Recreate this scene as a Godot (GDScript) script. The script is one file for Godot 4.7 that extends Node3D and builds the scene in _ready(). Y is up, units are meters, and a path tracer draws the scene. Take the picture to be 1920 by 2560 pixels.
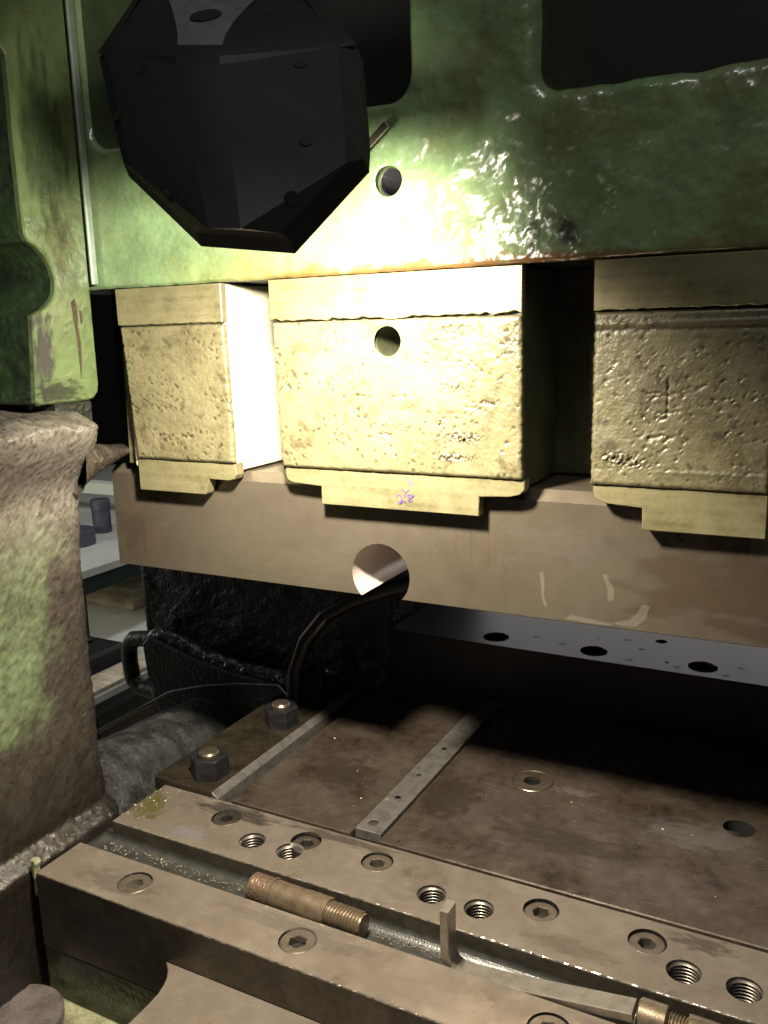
extends Node3D

# Close-up of an old green machine press: ram with three die blocks, die bar with a bore, bolster table and rails.
# y is up, table top is y = 0, die block faces stand at z = 0, units are metres.

var taken := {}
var M := {}
var rng := RandomNumberGenerator.new()

# ---------------------------------------------------------------- naming
func numbered(called: String) -> String:
	if not taken.has(called):
		taken[called] = 0
		return called
	taken[called] += 1
	return "%s_%03d" % [called, taken[called]]

func tag(o: Node3D, label: String, category: String, group := "") -> Node3D:
	o.set_meta("label", label)
	o.set_meta("category", category)
	if group != "":
		o.set_meta("group", group)
	return o

func thing(called: String, label: String, category: String, at := Vector3.ZERO, group := "") -> Node3D:
	var o := Node3D.new()
	o.name = numbered(called)
	o.position = at
	add_child(o)
	tag(o, label, category, group)
	return o

func obj(called: String, mesh: Mesh, m: Material, parent: Node3D = null, at := Vector3.ZERO, b := Basis.IDENTITY) -> MeshInstance3D:
	var o := MeshInstance3D.new()
	o.mesh = mesh
	o.material_override = m
	o.transform = Transform3D(b, at)
	if parent == null:
		o.name = numbered(called)
		add_child(o)
	else:
		o.name = called
		parent.add_child(o, true)
	return o

func struct(called: String, mesh: Mesh, m: Material, at := Vector3.ZERO) -> MeshInstance3D:
	var o := obj(called, mesh, m, null, at)
	o.set_meta("kind", "structure")
	return o

# ---------------------------------------------------------------- noise, textures, materials
func noise(seed_: int, freq: float, octaves := 3, type := FastNoiseLite.TYPE_SIMPLEX_SMOOTH) -> FastNoiseLite:
	var n := FastNoiseLite.new()
	n.seed = seed_
	n.frequency = freq
	n.noise_type = type
	n.fractal_octaves = octaves
	n.fractal_type = FastNoiseLite.FRACTAL_FBM if octaves > 1 else FastNoiseLite.FRACTAL_NONE
	return n

func noise_bytes(n: FastNoiseLite, w: int, h: int) -> PackedByteArray:
	var im := n.get_seamless_image(w, h)
	im.convert(Image.FORMAT_L8)
	return im.get_data()

func ramp(stops: Array, v: float) -> Color:
	v = clampf(v, 0.0, 0.9999) * (stops.size() - 1)
	var i := int(v)
	return stops[i].lerp(stops[i + 1], v - i)

# A mottled colour texture: broad, middle and fine noise run through a colour ramp, plus specks and scratches.
func paint_tex(seed_: int, stops: Array, broad := 0.008, contrast := 1.5, speck := Color(0, 0, 0), speck_amount := 0.0, scratches := 0, scratch_color := Color(0.6, 0.58, 0.55), size := 512, streak := 0.0) -> ImageTexture:
	var a := noise_bytes(noise(seed_, broad, 4), size, size)
	var b := noise_bytes(noise(seed_ + 1, broad * 6.0, 3), size, size)
	var c := noise_bytes(noise(seed_ + 2, 0.22, 2), size, size)
	var s := PackedByteArray()
	if streak > 0.0:
		var si := noise(seed_ + 3, 0.05, 3).get_seamless_image(16, size)
		si.resize(size, size, Image.INTERPOLATE_CUBIC)
		si.convert(Image.FORMAT_L8)
		s = si.get_data()
	var lut: Array[Color] = []
	for i in 256:
		lut.append(ramp(stops, i / 255.0))
	var out := PackedByteArray()
	out.resize(size * size * 3)
	var k := 0
	for i in size * size:
		var v := 0.5 * a[i] + 0.3 * b[i] + 0.2 * c[i]
		if streak > 0.0:
			v += (s[i] - 128.0) * streak
		v = clampf((v - 127.5) * contrast + 127.5, 0.0, 255.0)
		var col := lut[int(v)]
		if speck_amount > 0.0:
			var t := clampf((c[i] * 0.6 + b[i] * 0.4 - 255.0 * (1.0 - speck_amount)) / 30.0, 0.0, 1.0)
			col = col.lerp(speck, t)
		out[k] = int(clampf(col.r, 0, 1) * 255)
		out[k + 1] = int(clampf(col.g, 0, 1) * 255)
		out[k + 2] = int(clampf(col.b, 0, 1) * 255)
		k += 3
	var im := Image.create_from_data(size, size, false, Image.FORMAT_RGB8, out)
	rng.seed = seed_
	for n in scratches:
		var p := Vector2(rng.randf() * size, rng.randf() * size)
		var ang := rng.randf_range(-0.4, 0.4) if rng.randf() < 0.6 else rng.randf() * TAU
		var l := rng.randi_range(6, 50)
		var w := rng.randf_range(0.25, 0.8)
		for q in l:
			var x := posmod(int(p.x + cos(ang) * q), size)
			var y := posmod(int(p.y + sin(ang) * q), size)
			im.set_pixel(x, y, im.get_pixel(x, y).lerp(scratch_color, w * sin(PI * (q + 0.5) / l)))
	return ImageTexture.create_from_image(im)

func grey_tex(n: FastNoiseLite, lo: float, hi: float, size := 512, squeeze := 1) -> ImageTexture:
	var im := n.get_seamless_image(size / squeeze, size)
	im.convert(Image.FORMAT_L8)
	if squeeze > 1:
		im.resize(size, size, Image.INTERPOLATE_CUBIC)
	var d := im.get_data()
	for i in d.size():
		d[i] = int(255.0 * lerpf(lo, hi, d[i] / 255.0))
	return ImageTexture.create_from_image(Image.create_from_data(size, size, false, Image.FORMAT_L8, d))

func mat(called: String, color: Color, rough: float, metal := 0.0, tex: Texture2D = null, per_m := 3.0, bump: Texture2D = null, bump_cm := 0.05, rough_tex: Texture2D = null, spec := 0.5) -> StandardMaterial3D:
	var m := StandardMaterial3D.new()
	m.resource_name = called
	m.albedo_color = color
	m.roughness = rough
	m.metallic = metal
	m.metallic_specular = spec
	m.uv1_triplanar = true
	m.uv1_world_triplanar = true
	m.uv1_triplanar_sharpness = 6.0
	m.uv1_scale = Vector3.ONE * per_m
	if tex:
		m.albedo_texture = tex
	if rough_tex:
		m.roughness_texture = rough_tex
		m.roughness_texture_channel = BaseMaterial3D.TEXTURE_CHANNEL_RED
	if bump:
		m.heightmap_enabled = true
		m.heightmap_texture = bump
		m.heightmap_scale = bump_cm
	M[called] = m
	return m

# ---------------------------------------------------------------- mesh helpers
class Tris:
	var v := PackedVector3Array()
	var n := PackedVector3Array()
	var c := PackedColorArray()
	func tri(a: Vector3, b: Vector3, d: Vector3, out: Vector3) -> void:   # flat triangle that faces OUT
		var m := (b - a).cross(d - a)
		if m.length_squared() < 1e-20:
			return
		m = m.normalized()
		if m.dot(out) < 0.0:
			m = -m
			v.append_array([a, b, d])
		else:
			v.append_array([a, d, b])
		n.append_array([m, m, m])
	func quad(a: Vector3, b: Vector3, d: Vector3, e: Vector3, out: Vector3) -> void:
		tri(a, b, d, out)
		tri(a, d, e, out)
	func smooth(a: Vector3, b: Vector3, d: Vector3, na: Vector3, nb: Vector3, nd: Vector3) -> void:
		if (b - a).cross(d - a).dot(na + nb + nd) < 0.0:
			v.append_array([a, b, d])
			n.append_array([na, nb, nd])
		else:
			v.append_array([a, d, b])
			n.append_array([na, nd, nb])
	func mesh() -> ArrayMesh:
		var arr := []
		arr.resize(Mesh.ARRAY_MAX)
		arr[Mesh.ARRAY_VERTEX] = v
		arr[Mesh.ARRAY_NORMAL] = n
		if c.size() == v.size() and c.size() > 0:
			arr[Mesh.ARRAY_COLOR] = c
		var m := ArrayMesh.new()
		m.add_surface_from_arrays(Mesh.PRIMITIVE_TRIANGLES, arr)
		return m

# the same triangles with normals shared between corners that meet
func soften(t: Tris) -> ArrayMesh:
	var sum := {}
	for i in t.v.size():
		var key := Vector3i(t.v[i] * 20000.0)
		sum[key] = sum.get(key, Vector3.ZERO) + t.n[i]
	for i in t.v.size():
		var m: Vector3 = sum[Vector3i(t.v[i] * 20000.0)].normalized()
		if m.dot(t.n[i]) > 0.985:
			t.n[i] = m
	return t.mesh()

func bevel_box(size: Vector3, c: float) -> ArrayMesh:
	var t := Tris.new()
	var h := size / 2.0
	for ax in 3:
		var b1 := (ax + 1) % 3
		var b2 := (ax + 2) % 3
		for s in [-1.0, 1.0]:
			var q: Array[Vector3] = []
			for k in [[-1, -1], [1, -1], [1, 1], [-1, 1]]:
				var p := Vector3.ZERO
				p[ax] = s * h[ax]
				p[b1] = k[0] * (h[b1] - c)
				p[b2] = k[1] * (h[b2] - c)
				q.append(p)
			var o := Vector3.ZERO
			o[ax] = s
			t.quad(q[0], q[1], q[2], q[3], o)
		for s1 in [-1.0, 1.0]:
			for s2 in [-1.0, 1.0]:
				var q2: Array[Vector3] = []
				for k in [[-1, 0], [1, 0], [1, 1], [-1, 1]]:
					var p2 := Vector3.ZERO
					p2[ax] = k[0] * (h[ax] - c)
					p2[b1] = s1 * (h[b1] - (c if k[1] == 1 else 0.0))
					p2[b2] = s2 * (h[b2] - (0.0 if k[1] == 1 else c))
					q2.append(p2)
				var o2 := Vector3.ZERO
				o2[b1] = s1
				o2[b2] = s2
				t.quad(q2[0], q2[1], q2[2], q2[3], o2)
	for sx in [-1.0, 1.0]:
		for sy in [-1.0, 1.0]:
			for sz in [-1.0, 1.0]:
				t.tri(Vector3(sx * h.x, sy * (h.y - c), sz * (h.z - c)), Vector3(sx * (h.x - c), sy * h.y, sz * (h.z - c)), Vector3(sx * (h.x - c), sy * (h.y - c), sz * h.z), Vector3(sx, sy, sz))
	return t.mesh()

# Box between two corners, as (mesh, centre).
func span(lo: Vector3, hi: Vector3, c := 0.001) -> Array:
	return [bevel_box(hi - lo, c), (lo + hi) / 2.0]

func box(called: String, lo: Vector3, hi: Vector3, m: Material, parent: Node3D = null, c := 0.001) -> MeshInstance3D:
	var s := span(lo, hi, c)
	return obj(called, s[0], m, parent, s[1] - (parent.position if parent else Vector3.ZERO))

# Box with round or shaped cuts taken out, baked to one mesh.
func cut(mesh: Mesh, at: Vector3, m: Material, tools: Array) -> ArrayMesh:
	var root := CSGCombiner3D.new()
	var b := CSGMesh3D.new()
	b.mesh = mesh
	b.material = m
	b.position = at
	root.add_child(b)
	for t in tools:
		t.operation = CSGShape3D.OPERATION_SUBTRACTION
		root.add_child(t)
	root.name = "cutter"
	add_child(root)
	await get_tree().process_frame
	await get_tree().process_frame
	var out := root.bake_static_mesh()
	remove_child(root)
	root.free()
	return out

func drill(at: Vector3, r: float, depth: float, m: Material, axis := 1, sides := 40, cone := 0.0) -> CSGCylinder3D:
	var c := CSGCylinder3D.new()
	c.radius = r
	c.height = depth
	c.sides = sides
	c.material = m
	c.smooth_faces = true
	c.position = at
	if axis == 2:
		c.rotation.x = PI / 2
	return c

# Lathe round the y axis: flat along the profile, smooth round it. squash turns circles into n-gons where given.
func lathe(prof: Array, seg := 40) -> ArrayMesh:
	var t := Tris.new()
	for k in prof.size() - 1:
		var p: Vector2 = prof[k]
		var q: Vector2 = prof[k + 1]
		var d := (q - p)
		if d.length() < 1e-7:
			continue
		var nn := Vector2(d.y, -d.x).normalized()
		for i in seg:
			var a := TAU * i / seg
			var b := TAU * (i + 1) / seg
			var ca := Vector3(cos(a), 0, sin(a))
			var cb := Vector3(cos(b), 0, sin(b))
			var na := ca * nn.x + Vector3(0, nn.y, 0)
			var nb := cb * nn.x + Vector3(0, nn.y, 0)
			var v1 := ca * p.x + Vector3(0, p.y, 0)
			var v2 := cb * p.x + Vector3(0, p.y, 0)
			var v3 := cb * q.x + Vector3(0, q.y, 0)
			var v4 := ca * q.x + Vector3(0, q.y, 0)
			if p.x > 1e-6:
				t.smooth(v1, v2, v3, na, nb, nb)
			if q.x > 1e-6:
				t.smooth(v1, v3, v4, na, nb, na)
	return t.mesh()

# A rectangular grid of points (nu columns, nv rows) as a smooth sheet. FLIP turns the normals.
func sheet(p: PackedVector3Array, nu: int, nv: int, wrap_u := false, flip := false, colors := PackedColorArray()) -> ArrayMesh:
	var n := PackedVector3Array()
	n.resize(p.size())
	for j in nv:
		for i in nu:
			var l := (i - 1 + nu) % nu if wrap_u else maxi(i - 1, 0)
			var r := (i + 1) % nu if wrap_u else mini(i + 1, nu - 1)
			var d := maxi(j - 1, 0)
			var u := mini(j + 1, nv - 1)
			var q := (p[j * nu + r] - p[j * nu + l]).cross(p[u * nu + i] - p[d * nu + i]).normalized()
			n[j * nu + i] = -q if flip else q
	var idx := PackedInt32Array()
	var cols := nu if wrap_u else nu - 1
	idx.resize(cols * (nv - 1) * 6)
	var k := 0
	for j in nv - 1:
		for i in cols:
			var a := j * nu + i
			var b := j * nu + (i + 1) % nu
			var c := (j + 1) * nu + (i + 1) % nu
			var d := (j + 1) * nu + i
			if flip:
				idx[k] = a; idx[k + 1] = b; idx[k + 2] = c; idx[k + 3] = a; idx[k + 4] = c; idx[k + 5] = d
			else:
				idx[k] = a; idx[k + 1] = c; idx[k + 2] = b; idx[k + 3] = a; idx[k + 4] = d; idx[k + 5] = c
			k += 6
	var arr := []
	arr.resize(Mesh.ARRAY_MAX)
	arr[Mesh.ARRAY_VERTEX] = p
	arr[Mesh.ARRAY_NORMAL] = n
	arr[Mesh.ARRAY_INDEX] = idx
	if colors.size() == p.size():
		arr[Mesh.ARRAY_COLOR] = colors
	var m := ArrayMesh.new()
	m.add_surface_from_arrays(Mesh.PRIMITIVE_TRIANGLES, arr)
	return m

# Outline in x, y pushed from z0 to z1, front edge (z1) chamfered by c.
func extrude(poly: PackedVector2Array, z0: float, z1: float, c := 0.0) -> ArrayMesh:
	var t := Tris.new()
	if not Geometry2D.is_polygon_clockwise(poly):
		pass
	else:
		poly = poly.duplicate()
		poly.reverse()
	var n := poly.size()
	var inner := PackedVector2Array()
	for i in n:
		var a := (poly[i] - poly[(i - 1 + n) % n]).normalized()
		var b := (poly[(i + 1) % n] - poly[i]).normalized()
		var na := Vector2(-a.y, a.x)
		var nb := Vector2(-b.y, b.x)
		var m := (na + nb)
		m = m / maxf(0.5, m.dot(na) if m.length() > 1e-6 else 1.0)
		inner.append(poly[i] + m * c)
	for i in n:
		var j := (i + 1) % n
		var e := (poly[j] - poly[i]).normalized()
		var o := Vector3(e.y, -e.x, 0)
		t.quad(Vector3(poly[i].x, poly[i].y, z0), Vector3(poly[j].x, poly[j].y, z0), Vector3(poly[j].x, poly[j].y, z1 - c), Vector3(poly[i].x, poly[i].y, z1 - c), o)
		if c > 0.0:
			t.quad(Vector3(poly[i].x, poly[i].y, z1 - c), Vector3(poly[j].x, poly[j].y, z1 - c), Vector3(inner[j].x, inner[j].y, z1), Vector3(inner[i].x, inner[i].y, z1), o + Vector3(0, 0, 1))
	var f := Geometry2D.triangulate_polygon(inner)
	for k in range(0, f.size(), 3):
		t.tri(Vector3(inner[f[k]].x, inner[f[k]].y, z1), Vector3(inner[f[k + 1]].x, inner[f[k + 1]].y, z1), Vector3(inner[f[k + 2]].x, inner[f[k + 2]].y, z1), Vector3(0, 0, 1))
	f = Geometry2D.triangulate_polygon(poly)
	for k in range(0, f.size(), 3):
		t.tri(Vector3(poly[f[k]].x, poly[f[k]].y, z0), Vector3(poly[f[k + 1]].x, poly[f[k + 1]].y, z0), Vector3(poly[f[k + 2]].x, poly[f[k + 2]].y, z0), Vector3(0, 0, -1))
	return t.mesh()

# Round tube along points.
func tube(pts: Array, r: float, seg := 14, steps := 8) -> ArrayMesh:
	var c := Curve3D.new()
	for i in pts.size():
		var d: Vector3 = (pts[mini(i + 1, pts.size() - 1)] - pts[maxi(i - 1, 0)]) / 6.0
		c.add_point(pts[i], -d, d)
	var p := PackedVector3Array()
	var rows := (pts.size() - 1) * steps + 1
	var side := Vector3.UP
	for k in rows:
		var s := c.get_baked_length() * k / (rows - 1)
		var at := c.sample_baked(s)
		var d2 := (c.sample_baked(minf(s + 0.002, c.get_baked_length())) - c.sample_baked(maxf(s - 0.002, 0.0))).normalized()
		side = (side - d2 * side.dot(d2)).normalized()
		var o := d2.cross(side)
		for i in seg:
			var a := TAU * i / seg
			p.append(at + (side * cos(a) + o * sin(a)) * r)
	return sheet(p, seg, rows, true)

# Helical thread round y from y0 to y1; inward for a tapped hole.
func thread(r_root: float, r_crest: float, pitch: float, y0: float, y1: float, seg := 36, inward := false) -> ArrayMesh:
	var p := PackedVector3Array()
	var rows := int((y1 - y0) / pitch * 8.0)
	for j in rows + 1:
		var y := lerpf(y0, y1, float(j) / rows)
		for i in seg + 1:
			var a := TAU * i / seg
			var ph := fposmod(y / pitch - float(i) / seg, 1.0)
			var w := absf(ph * 2.0 - 1.0)
			w = smoothstep(0.08, 0.92, w)
			var r := lerpf(r_root, r_crest, w)
			p.append(Vector3(cos(a) * r, y, sin(a) * r))
	return sheet(p, seg + 1, rows + 1, false, not inward)

# ---------------------------------------------------------------- hardware
func socket_screw(parent: Node3D, at: Vector3, r: float, m: Material, turn: float, sunk := 0.0015) -> void:
	# cap screw head in its counterbore: chamfered rim, flat ring, hexagon socket
	var t := Tris.new()
	var seg := 48
	var hr := r * 0.52
	for i in seg:
		var a := TAU * i / seg
		var b := TAU * (i + 1) / seg
		var ca := Vector3(cos(a), 0, sin(a))
		var cb := Vector3(cos(b), 0, sin(b))
		var ha := hr * cos(PI / 6) / cos(fposmod(a + turn, PI / 3) - PI / 6)
		var hb := hr * cos(PI / 6) / cos(fposmod(b + turn, PI / 3) - PI / 6)
		var lo := Vector3(0, -0.014, 0)
		t.smooth(ca * r + lo, cb * r + lo, cb * r + Vector3(0, -0.0015, 0), ca, cb, cb)
		t.smooth(ca * r + lo, cb * r + Vector3(0, -0.0015, 0), ca * r + Vector3(0, -0.0015, 0), ca, cb, ca)
		t.quad(ca * r + Vector3(0, -0.0015, 0), cb * r + Vector3(0, -0.0015, 0), cb * r * 0.9, ca * r * 0.9, ca + Vector3.UP)
		t.quad(ca * r * 0.9, cb * r * 0.9, cb * hb * 1.1, ca * ha * 1.1, Vector3.UP)
		t.quad(ca * ha * 1.1, cb * hb * 1.1, cb * hb + Vector3(0, -0.001, 0), ca * ha + Vector3(0, -0.001, 0), Vector3.UP - ca)
		t.quad(ca * ha + Vector3(0, -0.001, 0), cb * hb + Vector3(0, -0.001, 0), cb * hb + Vector3(0, -0.011, 0), ca * ha + Vector3(0, -0.011, 0), -ca)
		t.tri(ca * ha + Vector3(0, -0.011, 0), cb * hb + Vector3(0, -0.011, 0), Vector3(0, -0.012, 0), Vector3.UP)
	var o := obj("socket_screw", t.mesh(), m, parent, at - parent.position - Vector3(0, sunk, 0))
	obj("socket_floor", lathe([Vector2(hr * 1.04, -0.0085), Vector2(hr * 0.5, -0.0092), Vector2(0, -0.0092)], 24), M.cavity, o)  # near-black disc: the shade deep in the socket put into colour

func tapped_hole(parent: Node3D, at: Vector3, r: float, m: Material, depth := 0.045, up := Vector3.UP) -> void:
	var b := Basis.IDENTITY
	if up != Vector3.UP:
		b = Basis(Quaternion(Vector3.UP, up))
	var o := obj("threaded_hole", thread(r * 0.99, r * 0.84, 0.0034, -depth, -0.003, 40, true), m, parent, at - parent.position, b)
	obj("chamfer", lathe([Vector2(r * 1.12, -0.0004), Vector2(r * 0.93, -0.004)], 40), M.worn_edge if up == Vector3.UP else M.ram_hole_rim, o)
	obj("hole_floor", lathe([Vector2(r * 0.9, -depth), Vector2(0, -depth + 0.001)], 24), M.cavity, o)

func nut(parent: Node3D, at: Vector3, flats: float, h: float, turn: float) -> void:
	var t := Tris.new()
	var seg := 72
	var a0 := flats / 2.0
	for i in seg:
		var q := []
		for k in 2:
			var a := TAU * (i + k) / seg
			var hr := a0 / cos(fposmod(a + turn, PI / 3) - PI / 6)
			var d := Vector3(cos(a), 0, sin(a))
			q.append([d * hr, d * hr + Vector3(0, h - (hr - a0 * 0.97) * 0.55, 0), d * a0 * 0.96 + Vector3(0, h, 0), d * 0.0155 + Vector3(0, h, 0), d * 0.0135 + Vector3(0, h - 0.003, 0), d])
		for s in 4:
			t.quad(q[0][s], q[1][s], q[1][s + 1], q[0][s + 1], (q[0][5] * (1.0 if s < 2 else -0.2)) + Vector3(0, 0.0 if s == 0 else 1.0, 0))
	obj("nut_body", t.mesh(), M.black_steel, parent, at - parent.position)
	obj("stud_end", lathe([Vector2(0.0133, h - 0.01), Vector2(0.0133, h + 0.003), Vector2(0.0115, h + 0.0055), Vector2(0.0, h + 0.0062)], 36), M.worn_steel, parent, at - parent.position)

# ---------------------------------------------------------------- rough cast faces
class Relief:
	var ragged: FastNoiseLite
	var nx: int
	var ny: int
	var x0: float
	var y0: float
	var dx: float
	var dy: float
	var h := PackedFloat32Array()
	func _init(x_: float, y_: float, w: float, ht: float, cell: float) -> void:
		nx = int(w / cell) + 1
		ny = int(ht / cell) + 1
		x0 = x_
		y0 = y_
		dx = w / (nx - 1)
		dy = ht / (ny - 1)
		h.resize(nx * ny)
	func add_noise(n: FastNoiseLite, amp: float) -> void:
		for j in ny:
			for i in nx:
				h[j * nx + i] += n.get_noise_2d((x0 + i * dx), (y0 + j * dy)) * amp
	func stamp(x: float, y: float, rx: float, ry: float, depth: float, ang := 0.0, lip := 0.25) -> void:
		var reach := maxf(rx, ry) * 1.9
		var ca := cos(ang)
		var sa := sin(ang)
		for j in range(maxi(0, int((y - reach - y0) / dy)), mini(ny, int((y + reach - y0) / dy) + 2)):
			for i in range(maxi(0, int((x - reach - x0) / dx)), mini(nx, int((x + reach - x0) / dx) + 2)):
				var px := x0 + i * dx - x
				var py := y0 + j * dy - y
				var q := sqrt(pow((px * ca + py * sa) / rx, 2) + pow((-px * sa + py * ca) / ry, 2))
				if ragged:
					q *= 1.0 + 0.55 * ragged.get_noise_2d(px + x, py + y)
				if q < 1.9:
					h[j * nx + i] -= depth * (smoothstep(1.0, 0.35, q) - lip * exp(-pow((q - 1.2) / 0.28, 2)))

func grime(r: Relief, seed_: int) -> PackedColorArray:   # oil and dirt held in the pits, and blotches of it on the face
	var out := PackedColorArray()
	var blot := noise(seed_ + 5, 26.0, 4)
	var k := 3
	for jj in r.ny + 2:
		var j := clampi(jj - 1, 0, r.ny - 1)
		for ii in r.nx + 2:
			var i := clampi(ii - 1, 0, r.nx - 1)
			var c := r.h[j * r.nx + i]
			var around := (r.h[j * r.nx + maxi(i - k, 0)] + r.h[j * r.nx + mini(i + k, r.nx - 1)] + r.h[maxi(j - k, 0) * r.nx + i] + r.h[mini(j + k, r.ny - 1) * r.nx + i]) / 4.0
			var dirt := smoothstep(0.00008, 0.0007, around - c) * 0.75
			dirt = maxf(dirt, 0.55 * smoothstep(0.28, 0.62, blot.get_noise_2d(r.x0 + i * r.dx, r.y0 + j * r.dy)))
			out.append(Color.WHITE.lerp(Color(0.24, 0.20, 0.21), dirt))
	return out

func relief_mesh(r: Relief, z: float, left: Callable, right: Callable, back: float) -> ArrayMesh:
	# front sheet whose left and right outlines follow LEFT(y) and RIGHT(y); the rim turns back to z - back
	var p := PackedVector3Array()
	var nu := r.nx + 2
	var nv := r.ny + 2
	for jj in nv:
		var j := clampi(jj - 1, 0, r.ny - 1)
		for ii in nu:
			var i := clampi(ii - 1, 0, r.nx - 1)
			var y := r.y0 + j * r.dy
			var u := float(i) / (r.nx - 1)
			var e := minf(minf(u, 1.0 - u) * r.dx * (r.nx - 1), minf(j, r.ny - 1 - j) * r.dy)
			var drop := 0.0025 * pow(clampf(1.0 - e / 0.0035, 0.0, 1.0), 2.0)
			var zz := z + r.h[j * r.nx + i] - drop
			if ii == 0 or jj == 0 or ii == nu - 1 or jj == nv - 1:
				zz = z - back
			p.append(Vector3(lerpf(left.call(y), right.call(y), u), y, zz))
	return sheet(p, nu, nv, false, false, grime(r, r.nx))

# ---------------------------------------------------------------- the ram: a plate with openings, rounded rims and lumpy paint
var ram_rough: FastNoiseLite
var ram_lump: FastNoiseLite
var ram_fine: FastNoiseLite
var ram_edge: FastNoiseLite

func rbox(p: Vector2, lo: Vector2, hi: Vector2, r: float) -> float:   # signed distance to a rounded box, negative inside
	var c := (lo + hi) / 2.0
	var q := (p - c).abs() - (hi - lo) / 2.0 + Vector2(r, r)
	return minf(maxf(q.x, q.y), 0.0) + Vector2(maxf(q.x, 0), maxf(q.y, 0)).length() - r

func ram_d(p: Vector2) -> Vector4:   # distances into the metal from: lower edge, opening A, opening B, hole
	var wob := ram_edge.get_noise_1d(p.x * 1.0) * 0.0035
	var a := rbox(p, Vector2(-0.7935, 0.770), Vector2(-0.3835, 1.4), 0.026)
	var b := rbox(p, Vector2(-0.2605, 0.7607 + wob), Vector2(0.6, 1.4), 0.018)
	var hole := (p - Vector2(-0.4087, 0.6996)).length() - 0.0142
	return Vector4(p.y - 0.6155 - ram_edge.get_noise_1d(p.x * 3.0 + 9.0) * 0.0006, a, b, hole)

func round_off(d: float, r: float) -> float:
	if d >= r:
		return 0.0
	d = maxf(d, 0.0)
	return r - sqrt(maxf(r * r - (r - d) * (r - d), 0.0))

func ram_z(p: Vector2) -> float:
	var d := ram_d(p)
	var z := -round_off(d.x, 0.004)
	z -= round_off(d.y, 0.006) + round_off(d.z, 0.013) + round_off(d.w, 0.0012)
	var right := smoothstep(-0.52, -0.40, p.x)
	z += ram_lump.get_noise_2dv(p) * lerpf(0.0010, 0.0030, right)
	z += ram_lump.get_noise_2dv(p * 2.3 + Vector2(5, 2)) * lerpf(0.0002, 0.0010, right)
	z += ram_rough.get_noise_2dv(p) * lerpf(0.0002, 0.00062, right)
	z += ram_fine.get_noise_2dv(p) * lerpf(0.00012, 0.00028, right)
	return 0.006 + z

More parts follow.
